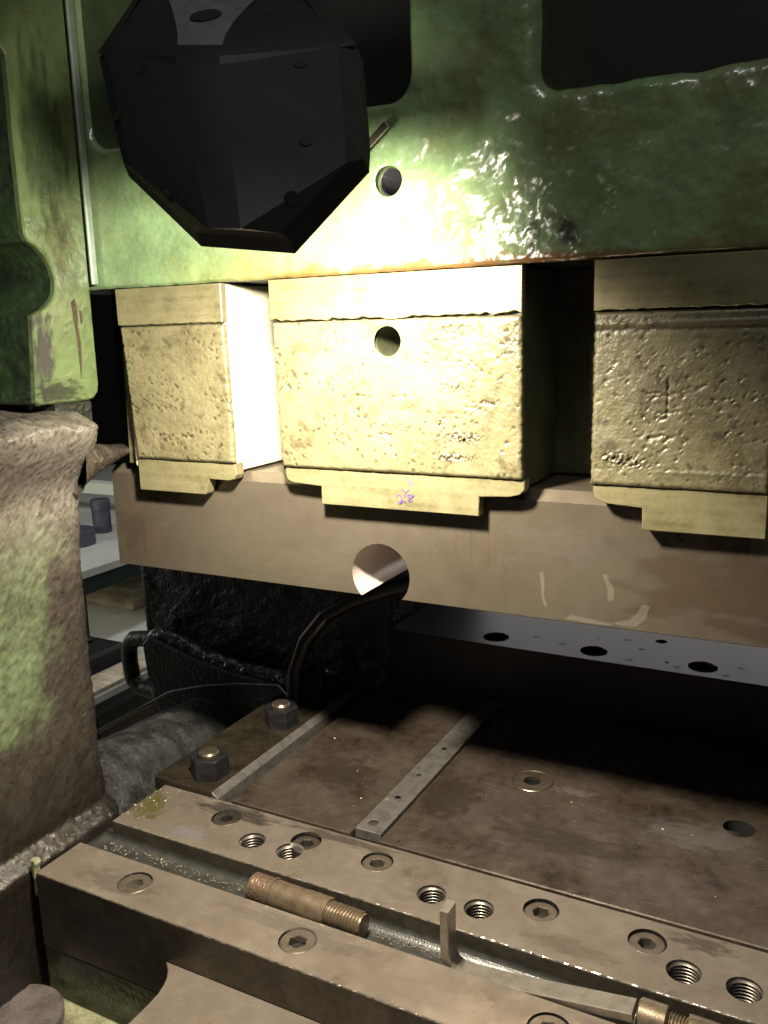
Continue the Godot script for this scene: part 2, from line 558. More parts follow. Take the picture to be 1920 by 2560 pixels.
func ram_mesh(x0: float, x1: float, y0: float, y1: float, cell: float, depth: float) -> ArrayMesh:
	var t := Tris.new()
	var nx := int((x1 - x0) / cell) + 1
	var ny := int((y1 - y0) / cell) + 1
	var s := PackedFloat32Array()
	var zs := PackedFloat32Array()
	var rust := noise(77, 45.0, 4)
	var blot := noise(78, 9.0, 4)
	for j in ny:
		for i in nx:
			var p := Vector2(x0 + i * cell, y0 + j * cell)
			var d := ram_d(p)
			s.append(minf(minf(d.x, d.y), minf(d.z, d.w)))
			zs.append(ram_z(p) if s[-1] > -0.01 else 0.0)
	var nrm := func(p: Vector2) -> Vector3:
		var e := 0.0012
		var gx := (ram_z(p + Vector2(e, 0)) - ram_z(p - Vector2(e, 0))) / (2 * e)
		var gy := (ram_z(p + Vector2(0, e)) - ram_z(p - Vector2(0, e))) / (2 * e)
		return Vector3(-gx, -gy, 1).normalized()
	var tint := func(p: Vector2) -> Color:
		var c := Color(0.215, 0.320, 0.155)
		c = c.lerp(Color(0.19, 0.22, 0.09), clampf(blot.get_noise_2dv(p) * 1.4 - 0.15 + 0.25 * smoothstep(-0.5, -0.3, p.x), 0.0, 0.75))
		var edge := p.y - 0.6155
		var along := smoothstep(-0.64, -0.52, p.x) * smoothstep(0.1, -0.3, p.x)
		var k := along * smoothstep(0.010, 0.003, edge + rust.get_noise_2dv(p * Vector2(0.6, 1.0)) * 0.012)
		c = c.lerp(Color(0.20, 0.085, 0.028), k * 0.9)
		var y := smoothstep(-0.72, -0.60, p.x) * smoothstep(-0.42, -0.58, p.x) * smoothstep(0.05, 0.0, edge - rust.get_noise_2dv(p * 0.4) * 0.03)
		c = c.lerp(Color(0.27, 0.24, 0.07), y * 0.45)
		for b in [[-0.232, 0.641, 0.011, 0.015], [-0.263, 0.637, 0.010, 0.017]]:
			var q := Vector2((p.x - b[0]) / b[2], (p.y - b[1]) / b[3]).length() + rust.get_noise_2dv(p) * 0.5
			c = c.lerp(Color(0.04, 0.035, 0.035), 0.7 * smoothstep(1.0, 0.6, q))
		return c
	var cn := PackedVector3Array()
	var cc := PackedColorArray()
	for j in ny:
		for i in nx:
			var p := Vector2(x0 + i * cell, y0 + j * cell)
			cn.append(nrm.call(p) if s[j * nx + i] > 0.0 else Vector3.ZERO)
			cc.append(tint.call(p) if s[j * nx + i] > 0.0 else Color.WHITE)
	for j in ny - 1:
		for i in nx - 1:
			var id := [j * nx + i, j * nx + i + 1, (j + 1) * nx + i + 1, (j + 1) * nx + i]
			var inside := 0
			for k in 4:
				if s[id[k]] > 0.0:
					inside += 1
			if inside == 0:
				continue
			var pv: Array[Vector3] = []
			var pn: Array[Vector3] = []
			var pc: Array[Color] = []
			var cross: Array[Vector2] = []
			for k in 4:
				var a: int = id[k]
				var b: int = id[(k + 1) % 4]
				var pa := Vector2(x0 + (a % nx) * cell, y0 + (a / nx) * cell)
				if s[a] > 0.0:
					pv.append(Vector3(pa.x, pa.y, zs[a]))
					pn.append(cn[a])
					pc.append(cc[a])
				if (s[a] > 0.0) != (s[b] > 0.0):
					var pb := Vector2(x0 + (b % nx) * cell, y0 + (b / nx) * cell)
					var e := pa.lerp(pb, s[a] / (s[a] - s[b]))
					cross.append(e)
					pv.append(Vector3(e.x, e.y, ram_z(e)))
					pn.append(nrm.call(e))
					pc.append(tint.call(e))
			for k in range(1, pv.size() - 1):
				t.smooth(pv[0], pv[k], pv[k + 1], pn[0], pn[k], pn[k + 1])
				# keep colours in the order smooth() wrote the corners
				if t.v[-2] == pv[k]:
					t.c.append_array([pc[0], pc[k], pc[k + 1]])
				else:
					t.c.append_array([pc[0], pc[k + 1], pc[k]])
			if cross.size() == 2:
				var q1 := Vector3(cross[0].x, cross[0].y, ram_z(cross[0]))
				var q2 := Vector3(cross[1].x, cross[1].y, ram_z(cross[1]))
				var mid := (cross[0] + cross[1]) / 2.0
				var g := Vector2(0, 0)
				for k in 4:
					var pk := Vector2(x0 + (id[k] % nx) * cell, y0 + (id[k] / nx) * cell)
					g += (mid - pk) * s[id[k]]
				var before := t.v.size()
				t.quad(q1, q2, Vector3(q2.x, q2.y, depth), Vector3(q1.x, q1.y, depth), Vector3(g.x, g.y, 0))
				for k in t.v.size() - before:
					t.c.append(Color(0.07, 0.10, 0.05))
	return t.mesh()

# ---------------------------------------------------------------- the scene
func _ready() -> void:
	# camera
	var cam := Camera3D.new()
	cam.name = "Camera"
	cam.fov = 60.66
	cam.near = 0.02
	cam.far = 60.0
	cam.position = Vector3(0, 0.56, 0.80)
	cam.basis = Basis(Vector3.UP, deg_to_rad(28.055)) * Basis(Vector3.RIGHT, deg_to_rad(-11.806)) * Basis(Vector3.BACK, deg_to_rad(-1.591))
	add_child(cam)
	cam.current = true
	# air and background of a dark workshop
	var we := WorldEnvironment.new()
	we.name = "WorldEnvironment"
	var env := Environment.new()
	env.background_mode = Environment.BG_COLOR
	env.background_color = Color(0.10, 0.105, 0.11)
	env.background_energy_multiplier = 1.7
	env.tonemap_mode = Environment.TONE_MAPPER_LINEAR
	env.tonemap_exposure = 1.0
	env.sdfgi_enabled = true
	env.ssao_enabled = true
	env.ssil_enabled = true
	we.environment = env
	add_child(we)
	# unseen lights: behind the press, two added fills, a ceiling tube over the viewer's shoulder
	area_light("shop_light_back", Vector3(-0.45, 0.92, -3.0), Vector3(-0.2, 0.1, -0.4), Vector2(3.2, 0.34), Color(1.0, 0.98, 0.96), 1.2)  # unseen shop light, set low so the riser shields the table
	area_light("bench_fill_light", Vector3(-1.35, 1.5, -0.55), Vector3(-2.25, 1.1, -0.75), Vector2(0.9, 0.3), Color(0.95, 0.98, 1.0), 2.4)  # added unseen fill that brightens the bench and turns away from the table
	area_light("low_fill_light", Vector3(-2.25, 0.26, -0.15), Vector3(-2.15, -0.30, -1.2), Vector2(0.5, 0.12), Color(1.0, 0.97, 0.92), 0.55)  # added unseen fill at bench height to brighten the low table
	area_light("ceiling_light_front", Vector3(0.35, 2.3, 1.15), Vector3(-0.15, 0.5, 0.1), Vector2(1.3, 0.16), Color(1.0, 0.99, 0.96), 1.15)

	materials()
	ram()
	await die_blocks()
	await die_bar()
	await table()
	await rails()
	loose_parts()
	left_frame()
	await rear()
	lamp()
	bench()

func area_light(called: String, at: Vector3, look: Vector3, size: Vector2, col: Color, energy: float) -> void:
	var l := AreaLight3D.new()
	l.name = called
	l.area_size = size
	l.area_normalize_energy = true
	l.light_color = col
	l.light_energy = energy
	l.shadow_enabled = true
	l.set("area_range", 12.0)
	add_child(l)
	l.look_at_from_position(at, look, Vector3.UP)

func rgb(r: int, g: int, b: int) -> Color:
	return Color(r / 255.0, g / 255.0, b / 255.0)

func materials() -> void:
	var cast_bump := grey_tex(noise(11, 0.06, 5), 0.0, 1.0)
	var pore_bump := grey_tex(noise(12, 0.16, 3), 0.0, 1.0)
	var mill_bump := grey_tex(noise(13, 0.12, 3), 0.35, 0.65, 512, 32)
	var rough_a := grey_tex(noise(14, 0.02, 5), 0.55, 1.35 / 1.35)
	var mottle := paint_tex(20, [rgb(186, 186, 186), rgb(220, 220, 220), rgb(246, 246, 246)], 0.012, 1.4)
	var green_ram := mat("ram_paint", Color.WHITE, 0.40, 0.0, mottle, 3.0, cast_bump, 0.035, rough_a, 0.5)
	green_ram.vertex_color_use_as_albedo = true
	green_ram.clearcoat_enabled = true
	green_ram.clearcoat = 0.75
	green_ram.clearcoat_roughness = 0.14
	var brass_tex := paint_tex(30, [rgb(84, 78, 58), rgb(114, 108, 81), rgb(126, 120, 92), rgb(136, 130, 103)], 0.008, 1.4, rgb(78, 70, 60), 0.16)
	mat("die_cast", Color.WHITE, 0.36, 0.3, brass_tex, 3.2, pore_bump, 0.035, rough_a, 0.6)
	mat("die_machined", Color.WHITE, 0.36, 0.35, paint_tex(34, [rgb(102, 96, 70), rgb(126, 120, 90), rgb(138, 132, 104)], 0.01, 1.3, rgb(84, 72, 54), 0.12, 120, rgb(90, 78, 50), 512, 0.35), 4.0, mill_bump, 0.02, null, 0.6)
	mat("die_dark", Color.WHITE, 0.5, 0.1, paint_tex(38, [rgb(42, 42, 30), rgb(62, 64, 45), rgb(76, 78, 56)], 0.008, 1.4), 3.0, pore_bump, 0.02)
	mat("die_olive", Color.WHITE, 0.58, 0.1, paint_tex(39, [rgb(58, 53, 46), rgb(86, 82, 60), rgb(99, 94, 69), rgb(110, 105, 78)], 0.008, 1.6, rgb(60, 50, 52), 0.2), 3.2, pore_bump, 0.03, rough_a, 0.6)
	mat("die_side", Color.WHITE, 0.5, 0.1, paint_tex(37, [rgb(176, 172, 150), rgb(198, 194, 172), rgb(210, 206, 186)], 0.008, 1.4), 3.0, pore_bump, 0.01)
	mat("bar_steel", Color.WHITE, 0.36, 0.6, paint_tex(40, [rgb(96, 86, 73), rgb(105, 96, 84), rgb(111, 103, 91), rgb(118, 110, 99)], 0.005, 1.0, rgb(96, 84, 68), 0.05, 24, rgb(126, 118, 106)), 2.2, mill_bump, 0.010, rough_a, 0.5)
	mat("bore_steel", rgb(222, 208, 198), 0.34, 0.35, null, 3.0, mill_bump, 0.01)
	mat("plate_steel", Color.WHITE, 0.36, 0.55, paint_tex(50, [rgb(56, 48, 41), rgb(82, 72, 63), rgb(95, 85, 75), rgb(108, 98, 88)], 0.007, 1.5, rgb(46, 36, 30), 0.20, 160, rgb(150, 135, 115)), 2.4, pore_bump, 0.012, rough_a, 0.5)
	mat("rail_steel", Color.WHITE, 0.32, 0.62, paint_tex(54, [rgb(98, 88, 79), rgb(142, 130, 118), rgb(157, 145, 133), rgb(172, 161, 150)], 0.006, 1.0, rgb(92, 80, 68), 0.10, 160, rgb(190, 180, 165)), 2.6, mill_bump, 0.006, rough_a, 0.5)
	mat("strip_steel", rgb(146, 142, 137), 0.36, 0.6, paint_tex(57, [rgb(150, 150, 150), rgb(220, 220, 220), rgb(245, 245, 245)], 0.02, 1.4), 5.0, mill_bump, 0.008)
	mat("riser_steel", Color.WHITE, 0.40, 0.45, paint_tex(60, [rgb(36, 35, 34), rgb(42, 41, 40), rgb(48, 47, 46)], 0.01, 1.0, rgb(14, 13, 12), 0.14), 4.0, pore_bump, 0.006)
	mat("clamp_steel", Color.WHITE, 0.45, 0.5, paint_tex(63, [rgb(36, 32, 24), rgb(58, 52, 42), rgb(76, 68, 56)], 0.01, 1.6, rgb(84, 92, 30), 0.08), 4.0, pore_bump, 0.015, rough_a)
	mat("black_steel", Color.WHITE, 0.42, 0.5, paint_tex(66, [rgb(26, 26, 28), rgb(44, 44, 48), rgb(58, 58, 62)], 0.02, 1.4), 6.0, pore_bump, 0.02)
	mat("worn_steel", rgb(150, 138, 122), 0.34, 0.85, mottle, 8.0, pore_bump, 0.012)
	mat("pale_steel", rgb(176, 168, 156), 0.34, 0.7, mottle, 9.0, pore_bump, 0.008)
	mat("mill_scale", Color.WHITE, 0.48, 0.4, paint_tex(64, [rgb(54, 50, 44), rgb(80, 74, 66), rgb(98, 92, 82)], 0.008, 1.5, rgb(96, 88, 74), 0.08), 3.0, pore_bump, 0.015, rough_a)
	mat("worn_edge", rgb(178, 172, 166), 0.32, 0.9)
	mat("thread_steel", rgb(122, 115, 108), 0.36, 0.8, mottle, 10.0)
	mat("screw_steel", rgb(140, 126, 112), 0.40, 0.7, mottle, 9.0, pore_bump, 0.015)
	mat("pad_steel", Color.WHITE, 0.5, 0.2, paint_tex(92, [rgb(72, 64, 62), rgb(100, 92, 91), rgb(118, 110, 109)], 0.012, 1.4, rgb(84, 66, 50), 0.12), 5.0, pore_bump, 0.01)
	mat("screw_dark", rgb(84, 76, 68), 0.5, 0.5, mottle, 9.0, pore_bump, 0.02)
	mat("brass_pin", Color.WHITE, 0.36, 0.55, paint_tex(70, [rgb(84, 72, 58), rgb(114, 100, 83), rgb(134, 120, 101)], 0.02, 1.5, rgb(92, 70, 50), 0.15), 6.0, pore_bump, 0.01)
	mat("copper_end", rgb(136, 112, 94), 0.42, 0.6, mottle, 8.0, cast_bump, 0.08)
	mat("bed_paint", Color.WHITE, 0.30, 0.0, paint_tex(73, [rgb(44, 42, 36), rgb(70, 74, 56), rgb(90, 97, 70), rgb(120, 126, 92)], 0.01, 1.7, rgb(40, 34, 28), 0.2), 3.4, cast_bump, 0.06)
	mat("oily_floor", Color.WHITE, 0.34, 0.1, paint_tex(76, [rgb(36, 36, 35), rgb(52, 52, 50), rgb(68, 68, 65)], 0.02, 1.5, rgb(140, 138, 122), 0.1), 5.0, pore_bump, 0.02, null, 0.6)
	mat("pale_paint", Color.WHITE, 0.45, 0.0, paint_tex(79, [rgb(92, 88, 66), rgb(132, 132, 104), rgb(160, 160, 130)], 0.014, 1.6, rgb(96, 66, 44), 0.18), 4.0, cast_bump, 0.06)
	var column := mat("column_paint", Color.WHITE, 0.36, 0.0, mottle, 9.0, pore_bump, 0.05, rough_a, 0.6)
	column.vertex_color_use_as_albedo = true
	mat("column_bare", Color.WHITE, 0.42, 0.0, paint_tex(82, [rgb(38, 33, 30), rgb(58, 52, 46), rgb(76, 68, 62)], 0.02, 1.5), 5.0, cast_bump, 0.12, rough_a, 0.5)
	mat("frame_paint", Color.WHITE, 0.34, 0.0, paint_tex(83, [rgb(66, 74, 48), rgb(82, 97, 62), rgb(92, 109, 70), rgb(104, 121, 84)], 0.006, 1.4, rgb(70, 62, 34), 0.14, 50, rgb(60, 56, 40)), 2.4, cast_bump, 0.05, null, 0.6)
	mat("frame_paint_shaded", Color.WHITE, 0.34, 0.0, paint_tex(85, [rgb(26, 32, 28), rgb(46, 62, 40), rgb(62, 86, 54)], 0.008, 1.5, rgb(20, 20, 30), 0.2), 2.4, cast_bump, 0.08, null, 0.6)  # darker copy of the frame paint: the unlit front's shade put into the colour
	mat("gib_strip", rgb(150, 168, 150), 0.35, 0.2, mottle, 5.0, mill_bump, 0.02)
	mat("dark_cast", Color.WHITE, 0.5, 0.0, paint_tex(88, [rgb(16, 17, 14), rgb(34, 36, 29), rgb(50, 54, 42)], 0.012, 1.5), 3.0, cast_bump, 0.16, null, 0.5)
	mat("leg_cast", Color.WHITE, 0.36, 0.15, paint_tex(91, [rgb(34, 33, 32), rgb(64, 64, 64), rgb(100, 101, 102)], 0.012, 1.6, rgb(28, 24, 20), 0.2), 3.4, cast_bump, 0.10, null, 0.6)
	mat("rust", Color.WHITE, 0.7, 0.0, paint_tex(86, [rgb(40, 34, 24), rgb(64, 50, 34), rgb(84, 64, 42)], 0.03, 1.8), 8.0)
	mat("ram_hole_rim", rgb(70, 82, 48), 0.4)
	mat("cavity", rgb(14, 16, 13), 0.8)
	mat("lamp_plastic", rgb(33, 33, 34), 0.52, 0.0, null, 6.0, pore_bump, 0.01, null, 0.5)
	mat("lamp_plastic_lit", rgb(118, 120, 127), 0.42, 0.0, mottle, 8.0, pore_bump, 0.03)  # pale copy of the lamp plastic: overhead light put into the colour
	mat("lamp_recess", rgb(20, 20, 21), 0.6)
	mat("rubber", rgb(22, 22, 23), 0.36, 0.0, null, 8.0, pore_bump, 0.01)
	mat("marker", rgb(76, 58, 112), 0.6)
	mat("bench_top", Color.WHITE, 0.5, 0.0, paint_tex(95, [rgb(150, 150, 138), rgb(178, 178, 166), rgb(196, 196, 186)], 0.006, 1.3), 0.9)
	mat("bench_paint", rgb(14, 36, 32), 0.4)
	mat("wood", Color.WHITE, 0.7, 0.0, paint_tex(97, [rgb(136, 122, 98), rgb(172, 158, 134), rgb(196, 186, 164)], 0.01, 1.6, rgb(90, 64, 40), 0.1, 0, Color.BLACK, 512, 0.5), 1.4)
	mat("concrete", Color.WHITE, 0.7, 0.0, paint_tex(99, [rgb(130, 126, 108), rgb(164, 158, 138), rgb(182, 176, 156)], 0.006, 1.4), 0.6)
	mat("blue_steel", rgb(92, 94, 104), 0.45, 0.3, mottle, 3.0)
	mat("white_board", rgb(214, 216, 196), 0.5)
	var chalk := StandardMaterial3D.new()
	chalk.albedo_color = Color(0.72, 0.70, 0.64, 0.085)
	chalk.transparency = BaseMaterial3D.TRANSPARENCY_ALPHA
	chalk.roughness = 0.7
	M["chalk"] = chalk
	var drip := StandardMaterial3D.new()
	drip.albedo_color = Color(0.34, 0.22, 0.13, 0.16)
	drip.transparency = BaseMaterial3D.TRANSPARENCY_ALPHA
	drip.roughness = 0.6
	M["drip"] = drip
	var st := StandardMaterial3D.new()
	st.vertex_color_use_as_albedo = true
	st.transparency = BaseMaterial3D.TRANSPARENCY_ALPHA
	st.roughness = 0.5
	M["stain"] = st
	M.lamp_plastic.metallic_specular = 0.4
	M.die_cast.vertex_color_use_as_albedo = true
	M.die_olive.vertex_color_use_as_albedo = true
	var chips := mat("chips", rgb(196, 186, 160), 0.3, 0.6)
	chips.uv1_triplanar = false

# ---------------------------------------------------------------- ram
func ram() -> void:
	ram_lump = noise(5, 17.0, 2)
	ram_rough = noise(6, 52.0, 3)
	ram_fine = noise(7, 170.0, 2)
	ram_edge = noise(8, 11.0, 3)
	var t := thing("press_ram", "green painted lumpy cast ram with two dark openings above the die blocks", "press ram")
	obj("ram_face", ram_mesh(-0.90, 0.16, 0.612, 1.06, 0.0025, -0.17), M.ram_paint, t)
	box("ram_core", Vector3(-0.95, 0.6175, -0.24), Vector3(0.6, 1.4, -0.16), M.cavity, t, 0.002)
	tapped_hole(t, Vector3(-0.4087, 0.6996, 0.0020), 0.0138, M.black_steel, 0.05, Vector3.BACK)
	box("gib_block", Vector3(-0.90, 0.402, -0.26), Vector3(0.3, 0.6155, -0.112), M.die_dark, t, 0.002)

# ---------------------------------------------------------------- die blocks
func wavy(x0: float, x1: float, y: float, amp: float, seed_: int) -> Array:
	var n := noise(seed_, 70.0, 3)
	var out := []
	var k := 40
	for i in k + 1:
		var x := lerpf(x0, x1, float(i) / k)
		out.append(Vector2(x, y + n.get_noise_1d(x) * amp))
	return out

func die_block(t: Node3D, seed_: int, side_mat: Material, face_mat: Material, xl: float, xr: float, bl: float, br: float, jy: float, lower: PackedVector2Array, pits: int, amp: float, hole: bool, joint_amp: float) -> void:
	var body := bevel_box(Vector3(xr - xl - 0.003, 0.6140 - 0.4025, 0.109), 0.0015)
	var at := Vector3((xl + xr) / 2.0, (0.6140 + 0.4025) / 2.0, -0.0565)
	if hole:
		body = await cut(body, at, side_mat, [drill(Vector3(-0.4154, 0.5478, -0.03), 0.0157, 0.12, M.dark_cast, 2)])
		at = Vector3.ZERO
	obj("block_body", body, side_mat, t, at)
	# top cap with its ragged joint
	var cap := PackedVector2Array()
	for p in wavy(xl, xr, jy + 0.0012, joint_amp, seed_):
		cap.append(p)
	cap.append(Vector2(xr + 0.0003, 0.6142))
	cap.append(Vector2(xl - 0.0003, 0.6142))
	obj("top_cap", extrude(cap, -0.003, 0.0062, 0.0007), M.die_machined, t)
	# pitted cast face
	var r := Relief.new(minf(xl, bl), 0.4138, maxf(xr, br) - minf(xl, bl), jy - 0.0007 - 0.4138, 0.00125)
	r.ragged = noise(seed_ + 7, 420.0, 2)
	r.add_noise(noise(seed_ + 1, 18.0, 3), 0.0011 * amp)
	r.add_noise(noise(seed_ + 2, 120.0, 3), 0.0004 * amp)
	rng.seed = seed_
	var clump := noise(seed_ + 3, 14.0, 2)
	var w := r.dx * (r.nx - 1)
	var h := r.dy * (r.ny - 1)
	var placed := 0
	for i in pits * 4:
		if placed >= pits:
			break
		var x := r.x0 + rng.randf() * w
		var y := r.y0 + rng.randf() * h
		if rng.randf() > 0.35 + clump.get_noise_2d(x, y) * 1.6 + 0.35 * (1.0 - (y - r.y0) / h):
			continue
		placed += 1
		var s := rng.randf_range(0.0012, 0.0034)
		r.stamp(x, y, s * rng.randf_range(0.8, 1.5), s * rng.randf_range(0.5, 1.0), rng.randf_range(0.0003, 0.0012) * amp, rng.randf_range(-0.9, 0.9), 0.08)
	# short slanting tool marks in patches
	for c in 5:
		var px := r.x0 + rng.randf_range(0.2, 0.85) * w
		var py := r.y0 + rng.randf_range(0.2, 0.9) * h
		for k in 14:
			r.stamp(px + k * 0.0021 + rng.randf_range(-0.001, 0.001), py + rng.randf_range(-0.006, 0.006), rng.randf_range(0.003, 0.006), 0.0006, 0.00045 * amp, 1.15 + rng.randf_range(-0.15, 0.15), 0.0)
	# gouges
	for i in 6:
		var gx := r.x0 + rng.randf_range(0.15, 0.9) * w
		var gy := r.y0 + rng.randf_range(0.03, 0.55) * h
		for k in 5:
			r.stamp(gx + k * 0.004 + rng.randf_range(-0.001, 0.001), gy + rng.randf_range(-0.002, 0.002), rng.randf_range(0.0025, 0.0055), rng.randf_range(0.0010, 0.0020), rng.randf_range(0.0004, 0.0018) * amp, rng.randf_range(-0.4, 0.4), 0.1)
	if seed_ == 300:   # rough ridge near the top edge, weld scar low on the left, fine cracks
		var rn := noise(31, 60.0, 3)
		for j in r.ny:
			for i in r.nx:
				var x := r.x0 + i * r.dx
				var y := r.y0 + j * r.dy
				var calm := smoothstep(-0.165, -0.13, x)
				var yc := 0.5588 + rn.get_noise_1d(x) * lerpf(0.0022, 0.0005, calm)
				var k := exp(-pow((y - yc) / 0.0021, 2.0))
				r.h[j * r.nx + i] += k * (0.0014 + lerpf(0.0016, 0.0002, calm) * rn.get_noise_2d(x * 3.0, y * 3.0))
				r.h[j * r.nx + i] -= 0.0008 * exp(-pow((y - yc + 0.0055) / 0.0022, 2.0))
				var y2 := 0.4285 + rn.get_noise_1d(x + 3.0) * 0.0006
				r.h[j * r.nx + i] += 0.0008 * exp(-pow((y - y2) / 0.0014, 2.0)) * smoothstep(-0.16, -0.14, x)
				var sc := exp(-pow((x + 0.176) / 0.020, 2.0) - pow((y - 0.4375 + 0.15 * (x + 0.176)) / 0.0055, 2.0))
				r.h[j * r.nx + i] += sc * rn.get_noise_2d(x * 4.5, y * 4.5) * 0.0048
		for k in 12:
			r.stamp(-0.1405, 0.478 + k * 0.003, 0.0007, 0.003, 0.0016, 0.0, 0.0)
			r.stamp(-0.146, 0.430 + k * 0.0022, 0.0005, 0.003, 0.0010, 0.0, 0.0)
	if seed_ == 200:   # scars right of centre
		var rn := noise(32, 60.0, 3)
		for sc in [[-0.335, 0.4530, 0.017, 0.0045, 0.006], [-0.358, 0.4660, 0.0045, 0.007, 0.005], [-0.345, 0.4335, 0.018, 0.0040, 0.006], [-0.345, 0.5590, 0.022, 0.0040, 0.0035], [-0.345, 0.5025, 0.020, 0.0040, 0.0035], [-0.420, 0.4640, 0.022, 0.0030, 0.0028], [-0.470, 0.4520, 0.020, 0.0020, 0.0025]]:
			for j in r.ny:
				for i in r.nx:
					var x := r.x0 + i * r.dx
					var y := r.y0 + j * r.dy
					var k := exp(-pow((x - sc[0]) / sc[2], 2.0) - pow((y - sc[1]) / sc[3], 2.0))
					if k > 0.03:
						r.h[j * r.nx + i] += k * rn.get_noise_2d(x * 4.0, y * 4.0) * sc[4]
		if hole:
			for j in r.ny:
				for i in r.nx:
					var q := Vector2(r.x0 + i * r.dx + 0.4154, r.y0 + j * r.dy - 0.5478).length()
					if q < 0.0150:
						r.h[j * r.nx + i] = -0.0105
					elif q < 0.0175:
						r.h[j * r.nx + i] -= 0.001 * (0.0175 - q) / 0.0025
	var lf := func(y: float) -> float: return lerpf(bl, xl + 0.0006, (y - 0.4138) / (jy - 0.4138)) + clump.get_noise_1d(y * 9.0) * 0.001
	var rf := func(y: float) -> float: return lerpf(br, xr - 0.0006, (y - 0.4138) / (jy - 0.4138)) + clump.get_noise_1d(y * 9.0 + 50.0) * 0.0008
	if hole:
		obj("cast_face", holed(r, 0.0045, lf, rf, Vector2(-0.4154, 0.5478), 0.0152), face_mat, t)
	else:
		obj("cast_face", relief_mesh(r, 0.0045, lf, rf, 0.0065), face_mat, t)
	obj("block_tongue", extrude(lower, -0.0145, 0.0, 0.0008), M.die_machined, t)

func holed(r: Relief, z: float, lf: Callable, rf: Callable, c: Vector2, rad: float) -> ArrayMesh:
	# the relief sheet with its cells inside the hole left out and the rim pulled onto the circle
	var m := relief_mesh(r, z, lf, rf, 0.0065)
	var arr := m.surface_get_arrays(0)
	var v: PackedVector3Array = arr[Mesh.ARRAY_VERTEX]
	var idx: PackedInt32Array = arr[Mesh.ARRAY_INDEX]
	var keep := PackedInt32Array()
	var n: PackedVector3Array = arr[Mesh.ARRAY_NORMAL]
	var inner := PackedByteArray()
	inner.resize(v.size())
	for i in v.size():
		var d := Vector2(v[i].x, v[i].y) - c
		inner[i] = 1 if d.length() < rad else 0
	for i in v.size():
		var d := Vector2(v[i].x, v[i].y) - c
		if absf(d.length() - rad) < 0.0011 or (inner[i] and d.length() > rad - 0.0014):
			var p := c + d.normalized() * rad
			v[i] = Vector3(p.x, p.y, z - 0.0012)
			n[i] = Vector3(0, 0, 1)
			inner[i] = 0
	for k in range(0, idx.size(), 3):
		if not (inner[idx[k]] or inner[idx[k + 1]] or inner[idx[k + 2]]):
			keep.append_array([idx[k], idx[k + 1], idx[k + 2]])
	arr[Mesh.ARRAY_VERTEX] = v
	arr[Mesh.ARRAY_NORMAL] = n
	arr[Mesh.ARRAY_INDEX] = keep
	var out := ArrayMesh.new()
	out.add_surface_from_arrays(Mesh.PRIMITIVE_TRIANGLES, arr)
	return out

func poly(a: Array) -> PackedVector2Array:
	var p := PackedVector2Array()
	for q in a:
		p.append(Vector2(q[0], q[1]))
	return p

func stroke(pts: Array, w: float) -> ArrayMesh:   # flat pen stroke in x, y
	var t := Tris.new()
	for i in pts.size() - 1:
		var a := Vector2(pts[i][0], pts[i][1])
		var b := Vector2(pts[i + 1][0], pts[i + 1][1])
		var d := (b - a).normalized()
		var s := Vector2(-d.y, d.x) * w / 2.0
		a -= d * w * 0.3
		b += d * w * 0.3
		t.quad(Vector3(a.x - s.x, a.y - s.y, 0.00004 * i), Vector3(b.x - s.x, b.y - s.y, 0.00004 * i), Vector3(b.x + s.x, b.y + s.y, 0.00004 * i), Vector3(a.x + s.x, a.y + s.y, 0.00004 * i), Vector3.BACK)
	return t.mesh()

